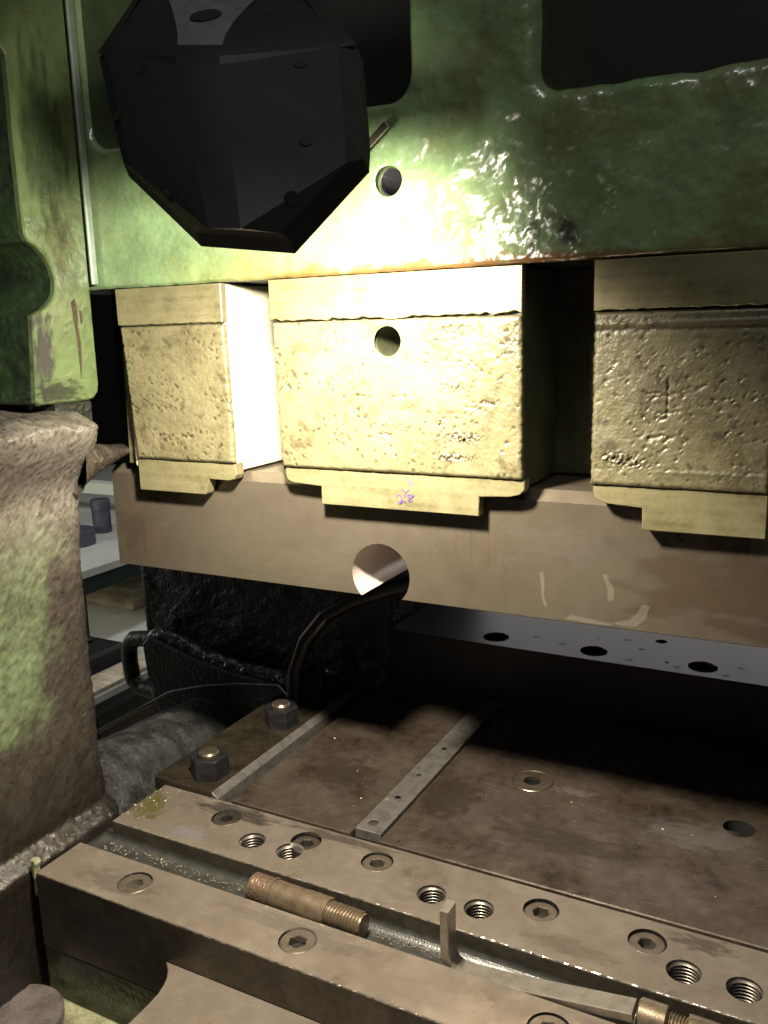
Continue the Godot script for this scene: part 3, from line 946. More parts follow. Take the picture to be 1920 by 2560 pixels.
func die_blocks() -> void:
	var t := thing("die_block", "brass coloured cast die block hanging left of the others, its right side brightly lit", "die block", Vector3.ZERO, "die blocks under the ram")
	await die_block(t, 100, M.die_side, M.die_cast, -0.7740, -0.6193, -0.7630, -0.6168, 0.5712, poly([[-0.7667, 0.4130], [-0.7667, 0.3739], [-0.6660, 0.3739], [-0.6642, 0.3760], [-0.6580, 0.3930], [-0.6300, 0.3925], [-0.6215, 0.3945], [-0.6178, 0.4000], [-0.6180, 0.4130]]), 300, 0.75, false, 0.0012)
	obj("flange", extrude(poly([[-0.7755, 0.572], [-0.7868, 0.572], [-0.7925, 0.404], [-0.752, 0.404], [-0.752, 0.572]]), -0.06, -0.012, 0.001), M.die_olive, t)
	t = thing("die_block", "middle brass coloured die block with a round hole, glaring under the lamp", "die block", Vector3.ZERO, "die blocks under the ram")
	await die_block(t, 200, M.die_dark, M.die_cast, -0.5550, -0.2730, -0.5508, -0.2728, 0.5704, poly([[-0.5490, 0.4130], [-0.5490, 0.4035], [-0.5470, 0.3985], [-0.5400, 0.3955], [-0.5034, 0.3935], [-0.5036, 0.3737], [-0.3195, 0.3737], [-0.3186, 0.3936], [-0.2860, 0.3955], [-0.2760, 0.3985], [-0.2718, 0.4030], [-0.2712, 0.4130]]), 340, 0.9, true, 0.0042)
	# pen writing: 2 1/8 inch
	var ink := obj("pen_writing", stroke([[-0.4105, 0.3878], [-0.4098, 0.3893], [-0.4084, 0.3899], [-0.4068, 0.3895], [-0.4053, 0.3881], [-0.4047, 0.3862], [-0.4054, 0.3841], [-0.4073, 0.3823], [-0.4085, 0.3811], [-0.407, 0.381], [-0.4044, 0.3824], [-0.4038, 0.384], [-0.4048, 0.385], [-0.4025, 0.384], [-0.3999, 0.3826]], 0.0010), M.marker, t, Vector3(0, 0, 0.0003))
	for s in [[[-0.4045, 0.3976], [-0.4033, 0.3956], [-0.4017, 0.3937]], [[-0.3964, 0.3965], [-0.3986, 0.3942], [-0.4007, 0.3918], [-0.4019, 0.3884]], [[-0.3908, 0.3907], [-0.3926, 0.3898], [-0.3942, 0.3905], [-0.3958, 0.3912], [-0.3974, 0.3908], [-0.3982, 0.3897], [-0.3977, 0.389], [-0.3959, 0.3884], [-0.3941, 0.3875], [-0.3929, 0.3863], [-0.3925, 0.385], [-0.3938, 0.3843], [-0.396, 0.3843], [-0.3973, 0.385], [-0.3963, 0.3864], [-0.3941, 0.3879], [-0.3922, 0.3893], [-0.3906, 0.3908]], [[-0.3965, 0.4059], [-0.3948, 0.4012]], [[-0.3933, 0.4063], [-0.3907, 0.4013]]]:
		obj("pen_stroke", stroke(s, 0.0010), M.marker, ink)
	t = thing("die_block", "darker olive die block at the right edge with weld beads across its face", "die block", Vector3.ZERO, "die blocks under the ram")
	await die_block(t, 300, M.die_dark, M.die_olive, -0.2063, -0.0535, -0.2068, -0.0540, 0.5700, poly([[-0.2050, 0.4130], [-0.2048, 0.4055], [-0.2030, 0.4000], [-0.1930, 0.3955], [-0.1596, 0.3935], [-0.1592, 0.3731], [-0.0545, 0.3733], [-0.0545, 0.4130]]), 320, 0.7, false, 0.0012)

# thin patch of oil, soot or rust, also painted shade and sheen, fading outward; U and V span it
func stain(parent: Node3D, at: Vector3, u: Vector3, v: Vector3, col: Color, strength: float, seed_: int, called := "stain_or_shade") -> void:
	var n := noise(seed_, 2.2, 4)
	var p := PackedVector3Array()
	var c := PackedColorArray()
	var k := 36
	for j in k:
		for i in k:
			var q := Vector2(i, j) / (k - 1) * 2.0 - Vector2.ONE
			p.append(at + u * q.x + v * q.y)
			var w := n.get_noise_2dv(q + Vector2(seed_, 0))
			var a := smoothstep(1.0, 0.35, q.length() + w * 0.7) * clampf(0.85 + n.get_noise_2dv(q * 3.0) * 0.45, 0.0, 1.0)
			if i == 0 or j == 0 or i == k - 1 or j == k - 1:
				a = 0.0
			c.append(Color(col.r, col.g, col.b, a * strength))
	obj(called, sheet(p, k, k, false, false, c), M.stain, parent)

# ---------------------------------------------------------------- die bar
func die_bar() -> void:
	var t := thing("die_bar", "long brown steel bar with a round bore breaking through its lower edge", "steel bar")
	var prof := PackedVector2Array([Vector2(-0.140, 0.2685), Vector2(-0.0198, 0.2685), Vector2(-0.019, 0.2693), Vector2(-0.019, 0.3897), Vector2(-0.0295, 0.4002), Vector2(-0.140, 0.4002)])
	var b := extrude(prof, -0.92, 0.8315, 0.0)   # pushed along its own z, then turned so that this is -x
	var basis := Basis(Vector3(0, 0, 1), Vector3(0, 1, 0), Vector3(-1, 0, 0))
	var turned := Tris.new()
	var arr := b.surface_get_arrays(0)
	for v in arr[Mesh.ARRAY_VERTEX]:
		turned.v.append(basis * v)
	for n in arr[Mesh.ARRAY_NORMAL]:
		turned.n.append(basis * n)
	var bore := drill(Vector3(-0.443, 0.2942, -0.08), 0.0357, 0.3, M.bore_steel, 2, 96)
	obj("bar_body", await cut(turned.mesh(), Vector3.ZERO, M.bar_steel, [bore]), null, t)
	for s in [[[-0.2615, 0.317], [-0.258, 0.318], [-0.2562, 0.306], [-0.2568, 0.294], [-0.2535, 0.283], [-0.2565, 0.2825], [-0.2592, 0.292], [-0.2600, 0.305]],
			[[-0.1985, 0.3215], [-0.1945, 0.3225], [-0.1925, 0.316], [-0.1875, 0.310], [-0.1868, 0.299], [-0.1905, 0.2945], [-0.1935, 0.298], [-0.1928, 0.307], [-0.1960, 0.314]],
			[[-0.175, 0.272], [-0.165, 0.2735], [-0.1565, 0.282], [-0.153, 0.295], [-0.1595, 0.2965], [-0.1650, 0.286], [-0.172, 0.279], [-0.188, 0.2735]],
			[[-0.235, 0.2722], [-0.215, 0.2710], [-0.19, 0.2705], [-0.188, 0.2725], [-0.208, 0.2745], [-0.229, 0.2765]]]:
		obj("chalk_smear", extrude(poly(s), -0.0005, 0.0, 0.0), M.chalk, t, Vector3(0, 0, -0.01865))

	bar_stains_and_shade(t)
	for q in [[-0.352, 0.352, 0.322], [-0.335, 0.357, 0.318], [-0.316, 0.352, 0.317], [-0.309, 0.355, 0.322], [-0.374, 0.338, 0.333], [-0.381, 0.331, 0.324], [-0.300, 0.330, 0.292], [-0.362, 0.318, 0.310]]:
		var dp := [[q[0] - 0.0006, q[1]], [q[0] + 0.0006, q[1]], [q[0] + 0.0008, q[2] + 0.003], [q[0] + 0.0012, q[2]], [q[0], q[2] - 0.0015], [q[0] - 0.0012, q[2]], [q[0] - 0.0007, q[2] + 0.003]]
		obj("drip_stain", extrude(poly(dp), -0.0005, 0.0, 0.0), M.drip, t, Vector3(0, 0, -0.01870))

func bar_stains_and_shade(t: Node3D) -> void:
	var z := -0.01885
	stain(t, Vector3(-0.7850, 0.305, z), Vector3(0.045, 0, 0), Vector3(0, 0.034, 0), Color(0.110, 0.082, 0.055), 0.4, 3)
	stain(t, Vector3(-0.8010, 0.330, z), Vector3(0.029, 0, 0), Vector3(0, 0.056, 0), Color(0.110, 0.082, 0.055), 0.4, 4)
	stain(t, Vector3(-0.0500, 0.320, z), Vector3(0.15, 0, 0), Vector3(0, 0.050, 0), Color(0.060, 0.042, 0.026), 0.75, 5)  # darkened brown end: the lamp's falloff along the bar put into the colour
	stain(t, Vector3(-0.2400, 0.345, z), Vector3(0.06, 0, 0), Vector3(0, 0.03, 0), Color(0.12, 0.10, 0.09), 0.3, 6)
	stain(t, Vector3(-0.5600, 0.300, z), Vector3(0.09, 0, 0), Vector3(0, 0.025, 0), Color(0.13, 0.11, 0.085), 0.25, 7)

# bright worn stretches along an edge that runs in x, as one part
func worn_edge(parent: Node3D, x0: float, x1: float, y: float, z: float, c: float, seed_: int) -> void:
	var t := Tris.new()
	rng.seed = seed_
	var x := x0
	while x < x1:
		var l := rng.randf_range(0.0004, 0.0050)
		var o := Vector3(0, 0.00010, 0.00010)
		var a := c * rng.randf_range(0.35, 0.9)
		var b := c * rng.randf_range(0.35, 0.9)
		if rng.randf() < 0.8:
			t.quad(Vector3(x, y, z - a) + o, Vector3(x + l, y, z - a) + o, Vector3(x + l, y - b, z) + o, Vector3(x, y - b, z) + o, Vector3(0, 1, 1))
		x += l * rng.randf_range(0.95, 1.3)
	var w := obj("edge_wear", t.mesh(), M.worn_edge, parent, -parent.position)
	w.set_meta("kind", "stuff")

# ---------------------------------------------------------------- table
func table() -> void:
	var t := thing("bolster_plate", "dark mottled steel table plate with a bolt hole and an inlaid strip groove", "table plate")
	var lo := Vector3(-0.6350, -0.05, -0.4000)
	var hi := Vector3(-0.4668, 0.0, 0.0285)
	box("plate_section", lo, hi, M.plate_steel, t, 0.0012)
	var s := span(Vector3(-0.4300, -0.05, -0.4000), Vector3(0.35, 0.0, 0.0285), 0.0012)
	var tools := [drill(Vector3(-0.3164, 0, -0.1693), 0.0105, 0.06, M.cavity), drill(Vector3(-0.0741, 0, -0.1664), 0.0172, 0.06, M.cavity), drill(Vector3(-0.4092, 0, 0.0197), 0.0016, 0.02, M.cavity, 1, 12)]
	obj("plate_section", await cut(s[0], s[1], M.plate_steel, tools), null, t)
	obj("bolt_ring", lathe([Vector2(0.0262, 0.0003), Vector2(0.0254, 0.0012), Vector2(0.0242, 0.0004)], 56), M.worn_steel, t, Vector3(-0.3164, 0, -0.1693))
	obj("bolt_ring", lathe([Vector2(0.0238, 0.0004), Vector2(0.0108, 0.0008), Vector2(0.0103, -0.003)], 56), M.plate_steel, t, Vector3(-0.3164, 0, -0.1693))
	box("slot_floor", Vector3(-0.4672, -0.05, -0.3780), Vector3(-0.4296, -0.012, 0.0265), M.cavity, t, 0.0005)
	# strip in the groove
	var st := thing("slot_strip", "narrow bright steel strip with small screw holes set into the table", "steel strip")
	var b := span(Vector3(-0.4655, -0.0105, -0.3775), Vector3(-0.4322, 0.0016, 0.0185), 0.0006)
	var hs := []
	for z in [0.0017, -0.0613, -0.1203, -0.2]:
		hs.append(drill(Vector3(-0.4506, 0, z), 0.0058 if z > -0.05 else 0.0036, 0.02, M.black_steel, 1, 24))
	obj("strip_body", await cut(b[0], b[1], M.strip_steel, hs), null, st)
	for z in [0.0017, -0.1203]:
		obj("strip_screw", lathe([Vector2(0.0056 if z > -0.05 else 0.0034, -0.0015), Vector2(0.0028, -0.0012), Vector2(0.0022, -0.004), Vector2(0, -0.004)], 24), M.screw_steel, st, Vector3(-0.4506, 0.0014, z))
	stain(t, Vector3(-0.1150, 0.0004, -0.1300), Vector3(0.075, 0, 0), Vector3(0, 0, -0.035), Color(0.17, 0.165, 0.17), 0.28, 11, "rubbed_or_sheen")  # pale patch: the back light's sheen on the table put into the colour
	stain(t, Vector3(-0.2600, 0.0004, -0.1650), Vector3(0.03, 0, 0), Vector3(0, 0, -0.012), Color(0.20, 0.18, 0.17), 0.35, 12, "rubbed_or_sheen")
	stain(t, Vector3(-0.3950, 0.0004, -0.0900), Vector3(0.045, 0, 0), Vector3(0, 0, -0.06), Color(0.030, 0.020, 0.014), 0.6, 13)
	stain(t, Vector3(-0.2400, 0.0004, -0.0600), Vector3(0.09, 0, 0), Vector3(0, 0, -0.03), Color(0.035, 0.024, 0.017), 0.55, 14)
	stain(t, Vector3(-0.5500, 0.0004, -0.0900), Vector3(0.06, 0, 0), Vector3(0, 0, -0.05), Color(0.035, 0.024, 0.018), 0.5, 15)
	# grains of swarf lying on table and rails
	var g := Tris.new()
	rng.seed = 4
	for i in 34:
		var p := Vector3(rng.randf_range(-0.62, 0.0), 0.0008, rng.randf_range(-0.33, 0.02))
		if absf(p.x + 0.449) < 0.02:
			p.y = 0.0024
		chip(g, p, rng.randf_range(0.0005, 0.0012))
	var sw := tag(obj("metal_swarf", g.mesh(), M.chips), "tiny pale metal chips scattered on the dark table plate", "swarf")
	sw.set_meta("kind", "stuff")

func chip(t: Tris, p: Vector3, s: float) -> void:
	var a := rng.randf() * TAU
	var u := Vector3(cos(a), 0, sin(a)) * s * rng.randf_range(0.7, 2.0)
	var w := Vector3(-sin(a), 0, cos(a)) * s * 0.6
	var h := Vector3(0, s * 0.7, 0)
	t.tri(p - u, p + w, p + h, w - u + h)
	t.tri(p + w, p + u, p + h, w + u + h)
	t.tri(p + u, p - w, p + h, u - w + h)
	t.tri(p - w, p - u, p + h, -u - w + h)

# ---------------------------------------------------------------- rails
func rails() -> void:
	# bolster rail with tapped holes
	var t := thing("bolster_rail", "wide steel rail along the table front with tapped holes and cap screws", "steel rail")
	var s := span(Vector3(-0.735, -0.0245, 0.0335), Vector3(0.35, 0.0, 0.1260), 0.0011)
	var tools := []
	var screws := [[-0.6151, 0.0631], [-0.5035, 0.0633], [-0.4126, 0.0635], [-0.2302, 0.0645], [-0.1285, 0.0655], [0.06, 0.0655]]
	var taps := [[-0.5588, 0.0886], [-0.5094, 0.0880], [-0.3369, 0.0886], [-0.2855, 0.0892], [-0.0922, 0.0908], [-0.0425, 0.0904]]
	for q in taps:
		tools.append(drill(Vector3(q[0], 0, q[1]), 0.0150, 0.2, M.thread_steel))
	for q in screws:
		tools.append(drill(Vector3(q[0], 0, q[1]), 0.0176, 0.03, M.black_steel))
	obj("rail_body", await cut(s[0], s[1], M.rail_steel, tools), null, t)
	box("mill_scale", Vector3(-0.7345, -0.0243, 0.1240), Vector3(0.35, -0.0013, 0.1264), M.mill_scale, t, 0.0002)
	for q in taps:
		tapped_hole(t, Vector3(q[0], 0, q[1]), 0.0150, M.thread_steel)
	for k in screws.size():
		socket_screw(t, Vector3(screws[k][0], 0, screws[k][1]), 0.0166, M.screw_dark if k < 2 else M.screw_steel, k * 0.31 + 0.1, [0.0006, 0.0032, 0.0015, 0.0024, 0.0018, 0.001][k])
	stain(t, Vector3(-0.7150, 0.0003, 0.0820), Vector3(0.026, 0, 0.012), Vector3(0.0, 0, -0.030), Color(0.085, 0.080, 0.018), 0.7, 21)
	stain(t, Vector3(-0.6350, 0.0003, 0.1080), Vector3(0.035, 0, 0), Vector3(0, 0, -0.014), Color(0.19, 0.185, 0.20), 0.5, 22, "rubbed_or_sheen")
	stain(t, Vector3(-0.6100, 0.0004, 0.0500), Vector3(0.07, 0, 0), Vector3(0, 0, -0.017), Color(0.030, 0.027, 0.023), 0.7, 23)
	stain(t, Vector3(-0.4700, 0.0004, 0.0440), Vector3(0.09, 0, 0), Vector3(0, 0, -0.010), Color(0.045, 0.036, 0.028), 0.55, 24)
	stain(t, Vector3(-0.0850, 0.0003, 0.0480), Vector3(0.035, 0, 0), Vector3(0, 0, -0.013), Color(0.055, 0.040, 0.030), 0.6, 25)
	stain(t, Vector3(-0.1900, 0.0003, 0.1050), Vector3(0.05, 0, 0), Vector3(0, 0, -0.015), Color(0.10, 0.075, 0.058), 0.35, 26)
	worn_edge(t, -0.734, 0.2, 0.0, 0.1262, 0.0010, 21)
	# front bar
	t = thing("screwed_bar", "heavy steel bar in front of the channel with two cap screws on top", "steel bar")
	s = span(Vector3(-0.7430, -0.0955, 0.1680), Vector3(0.35, -0.006, 0.2318), 0.0010)
	tools = []
	var fs := [[-0.6313, 0.1989], [-0.4261, 0.1989], [-0.1803, 0.1989], [0.06, 0.1989]]
	for q in fs:
		tools.append(drill(Vector3(q[0], -0.006, q[1]), 0.0186, 0.03, M.black_steel))
	obj("bar_body", await cut(s[0], s[1], M.rail_steel, tools), null, t)
	box("mill_scale", Vector3(-0.7425, -0.0950, 0.2300), Vector3(0.35, -0.0074, 0.2322), M.mill_scale, t, 0.0002)
	for k in fs.size():
		socket_screw(t, Vector3(fs[k][0], -0.006, fs[k][1]), 0.0178, M.screw_steel, k * 0.5 + 0.4, 0.0006)
	stain(t, Vector3(-0.6500, -0.0057, 0.2080), Vector3(0.06, 0, 0), Vector3(0, 0, -0.020), Color(0.10, 0.085, 0.068), 0.45, 31)
	stain(t, Vector3(-0.4300, -0.0057, 0.1850), Vector3(0.10, 0, 0), Vector3(0, 0, -0.014), Color(0.12, 0.10, 0.085), 0.4, 32)
	stain(t, Vector3(-0.6400, -0.0500, 0.2326), Vector3(0.07, 0, 0), Vector3(0, 0.035, 0), Color(0.040, 0.036, 0.034), 0.6, 33)
	worn_edge(t, -0.742, 0.2, -0.006, 0.2320, 0.0008, 22)
	# machined ledge with its milled round corner
	var lp := PackedVector2Array([Vector2(0.35, -0.2325), Vector2(0.35, -0.6), Vector2(-0.5400, -0.6), Vector2(-0.5402, -0.306), Vector2(-0.5402, -0.284), Vector2(-0.5414, -0.2687), Vector2(-0.5440, -0.2585), Vector2(-0.5480, -0.2490), Vector2(-0.5545, -0.2400), Vector2(-0.5634, -0.2325)])
	tag(obj("machined_ledge", extrude(lp, -0.1505, -0.0528, 0.0009), M.rail_steel, null, Vector3.ZERO, Basis(Vector3.RIGHT, -PI / 2)), "flat machined ledge below the front bar with a curved left end", "machined ledge")
	# bed casting under rail and bar
	t = thing("bed_casting", "green and grey oily bed casting showing in the channel and below the front bar", "press bed")
	box("channel_floor", Vector3(-0.760, -0.15, 0.02), Vector3(0.35, -0.0255, 0.1672), M.oily_floor, t, 0.002)
	var fil := PackedVector2Array()
	for k in 9:   # fillet at the foot of the rail
		var a := PI / 2 * k / 8.0
		fil.append(Vector2(0.1265 + 0.016 * (1.0 - sin(a)), -0.0253 + 0.010 * (1.0 - cos(a))))
	fil.append(Vector2(0.1255, -0.0253))
	var fm := extrude(fil, -0.35, 0.750, 0.0)
	obj("channel_fillet", fm, M.oily_floor, t, Vector3.ZERO, Basis(Vector3(0, 0, 1), Vector3(0, 1, 0), Vector3(-1, 0, 0)))
	box("painted_face", Vector3(-0.7445, -0.1600, 0.1690), Vector3(0.35, -0.0962, 0.2308), M.bed_paint, t, 0.002)
	box("pale_step", Vector3(-0.90, -0.24, 0.2310), Vector3(-0.5, -0.1508, 0.2620), M.pale_paint, t, 0.006)
	box("bed_step", Vector3(-0.95, -0.35, 0.2625), Vector3(0.35, -0.1660, 0.60), M.column_rust if M.has("column_rust") else M.clamp_steel, t, 0.006)
	# bits of grit in the channel
	var g := Tris.new()
	rng.seed = 9
	for i in 260:
		var x := rng.randf_range(-0.735, -0.30)
		chip(g, Vector3(x, -0.0245 + rng.randf() * 0.002, 0.134 + pow(rng.randf(), 2.0) * 0.012), rng.randf_range(0.0005, 0.0013))
	for i in 40:
		chip(g, Vector3(-0.735 + rng.randf() * 0.03, 0.0007, rng.randf_range(0.04, 0.115)), rng.randf_range(0.0005, 0.0014))
	var sw := tag(obj("channel_grit", g.mesh(), M.chips), "pale grit and metal chips lying along the oily channel", "grit")
	sw.set_meta("kind", "stuff")
	# round pad bottom left
	t = thing("round_pad", "round worn grey steel pad in the bottom left corner", "steel pad", Vector3(-0.7315, -0.1660, 0.2830))
	obj("pad_body", lathe([Vector2(0.046, 0.0), Vector2(0.046, 0.024), Vector2(0.0445, 0.026), Vector2(0, 0.0262)], 56), M.pad_steel, t)

# ---------------------------------------------------------------- loose parts in the channel
func loose_parts() -> void:
	# brass pin with a threaded end; its own y runs along +x
	var turn := Basis(Vector3(0, 1, 0), Vector3(1, 0, 0), Vector3(0, 0, -1))
	turn = Basis(Vector3(0, 1, 0), deg_to_rad(-1.5)) * turn
	var t := thing("threaded_pin", "brown brass pin with a copper head and threaded right end in the channel", "threaded pin", Vector3(-0.5170, -0.0085, 0.1475))
	t.basis = turn
	obj("pin_head", lathe([Vector2(0, 0.0), Vector2(0.0125, 0.0006), Vector2(0.0155, 0.003), Vector2(0.0155, 0.0265), Vector2(0.0152, 0.0272)], 40), M.copper_end, t)
	obj("collar", lathe([Vector2(0.0160, 0.0268), Vector2(0.0166, 0.0276), Vector2(0.0166, 0.0290), Vector2(0.0160, 0.0298)], 40), M.brass_pin, t)
	obj("pin_shaft", lathe([Vector2(0.0152, 0.0290), Vector2(0.0152, 0.0690), Vector2(0.0157, 0.0692), Vector2(0.0157, 0.0950), Vector2(0.0148, 0.0965), Vector2(0.0128, 0.0965)], 48), M.brass_pin, t)
	obj("pin_thread", thread(0.0112, 0.0132, 0.0036, 0.0960, 0.1340, 40, false), M.brass_pin, t)
	obj("thread_tip", lathe([Vector2(0.0118, 0.1336), Vector2(0.0108, 0.1362), Vector2(0, 0.1364)], 36), M.brass_pin, t)
	t = thing("threaded_pin", "second brass pin cut off by the bottom right edge, with a bright collar", "threaded pin", Vector3(-0.1190, -0.0100, 0.1475))
	t.basis = turn
	obj("collar", lathe([Vector2(0, 0.0), Vector2(0.0138, 0.0002), Vector2(0.0150, 0.0014), Vector2(0.0150, 0.0225), Vector2(0.0138, 0.0235), Vector2(0.010, 0.0235)], 40), M.brass_pin, t)
	obj("pin_thread", thread(0.0100, 0.0118, 0.0026, 0.0230, 0.0400, 36, false), M.brass_pin, t)
	obj("pin_shaft", lathe([Vector2(0.0, 0.0395), Vector2(0.0138, 0.0400), Vector2(0.0146, 0.041), Vector2(0.0146, 0.090), Vector2(0, 0.0905)], 40), M.brass_pin, t)
	# bent flat bar: upright leg, round bend, long leg lying over the front bar
	var path := [Vector3(-0.2893, 0.0450, 0.1552), Vector3(-0.2893, 0.0250, 0.1553), Vector3(-0.2893, 0.0080, 0.1554), Vector3(-0.2889, 0.0010, 0.1554), Vector3(-0.2876, -0.0050, 0.1555), Vector3(-0.2852, -0.0105, 0.1555), Vector3(-0.2812, -0.0145, 0.1555), Vector3(-0.2755, -0.0166, 0.1555), Vector3(-0.2680, -0.0168, 0.1555), Vector3(-0.2500, -0.0156, 0.1556), Vector3(-0.2126, -0.0118, 0.1557), Vector3(-0.1700, -0.0058, 0.1558), Vector3(-0.1205, 0.0012, 0.1560)]
	var tt := Tris.new()
	var half := 0.0100
	var thick := 0.0084
	for i in path.size() - 1:
		var fr := []
		for k in 2:
			var q := i + k
			var d: Vector3 = (path[mini(q + 1, path.size() - 1)] - path[maxi(q - 1, 0)]).normalized()
			var w := Vector3(0, 0, 1)
			w = (w - d * w.dot(d)).normalized()
			var up := w.cross(d).normalized()
			var c := 0.0008
			var hh := half * lerpf(0.92, 1.0, clampf(q - 5, 0, 1))
			fr.append([path[q] + w * (hh - c) + up * thick / 2, path[q] + w * hh + up * (thick / 2 - c), path[q] + w * hh - up * (thick / 2 - c), path[q] + w * (hh - c) - up * thick / 2, path[q] - w * (hh - c) - up * thick / 2, path[q] - w * hh - up * (thick / 2 - c), path[q] - w * hh + up * (thick / 2 - c), path[q] - w * (hh - c) + up * thick / 2])
		for k in 8:
			var k2 := (k + 1) % 8
			var mid: Vector3 = (fr[0][k] + fr[0][k2] + fr[1][k] + fr[1][k2]) / 4.0
			tt.quad(fr[0][k], fr[0][k2], fr[1][k2], fr[1][k], mid - (path[i] + path[i + 1]) / 2.0)
		if i == 0 or i == path.size() - 2:
			var e: Array = fr[0] if i == 0 else fr[1]
			for k in range(1, 7):
				tt.tri(e[0], e[k], e[k + 1], (path[0] - path[1]) if i == 0 else (path[-1] - path[-2]))
	var hook := thing("bent_flat_bar", "flat steel bar bent upright at its left end, lying across channel and front bar", "bent bar")
	obj("bar_strip", tt.mesh(), M.pale_steel, hook)
	# clamp plate with nuts, left of the table
	t = thing("clamp_plate", "dark oily plate with hex nuts left of the table, edged by a bright strip", "clamp plate")
	var cp := PackedVector2Array([Vector2(-0.7545, -0.03), Vector2(-0.6520, -0.03), Vector2(-0.6520, -0.0030), Vector2(-0.6620, 0.0058), Vector2(-0.7545, 0.0058)])
	obj("plate_body", extrude(poly([[-0.7545, -0.03], [-0.6622, -0.03], [-0.6622, 0.0062], [-0.7545, 0.0062]]), -0.3780, 0.0320, 0.0008), M.clamp_steel, t)
	obj("bright_edge", extrude(poly([[-0.6619, -0.03], [-0.6522, -0.03], [-0.6522, -0.0010], [-0.6619, 0.0055]]), -0.3770, 0.0318, 0.0006), M.strip_steel, t)
	box("slot_floor", Vector3(-0.6519, -0.05, -0.3775), Vector3(-0.6353, -0.022, 0.0270), M.black_steel, t, 0.0005)
	t = thing("hex_nut", "black hex nut on the clamp plate nearest the front rail", "nut", Vector3(-0.6920, 0.0062, -0.0040), "hex nuts on the clamp plate")
	nut(t, t.position, 0.044, 0.027, 0.42)
	t = thing("hex_nut", "black hex nut beside the hose, second along the clamp plate", "nut", Vector3(-0.6910, 0.0062, -0.1655), "hex nuts on the clamp plate")
	nut(t, t.position, 0.044, 0.027, 0.30)
	t = thing("hex_nut", "hex nut in deep shadow at the far end of the clamp plate", "nut", Vector3(-0.6880, 0.0062, -0.3080), "hex nuts on the clamp plate")
	nut(t, t.position, 0.044, 0.027, 0.1)

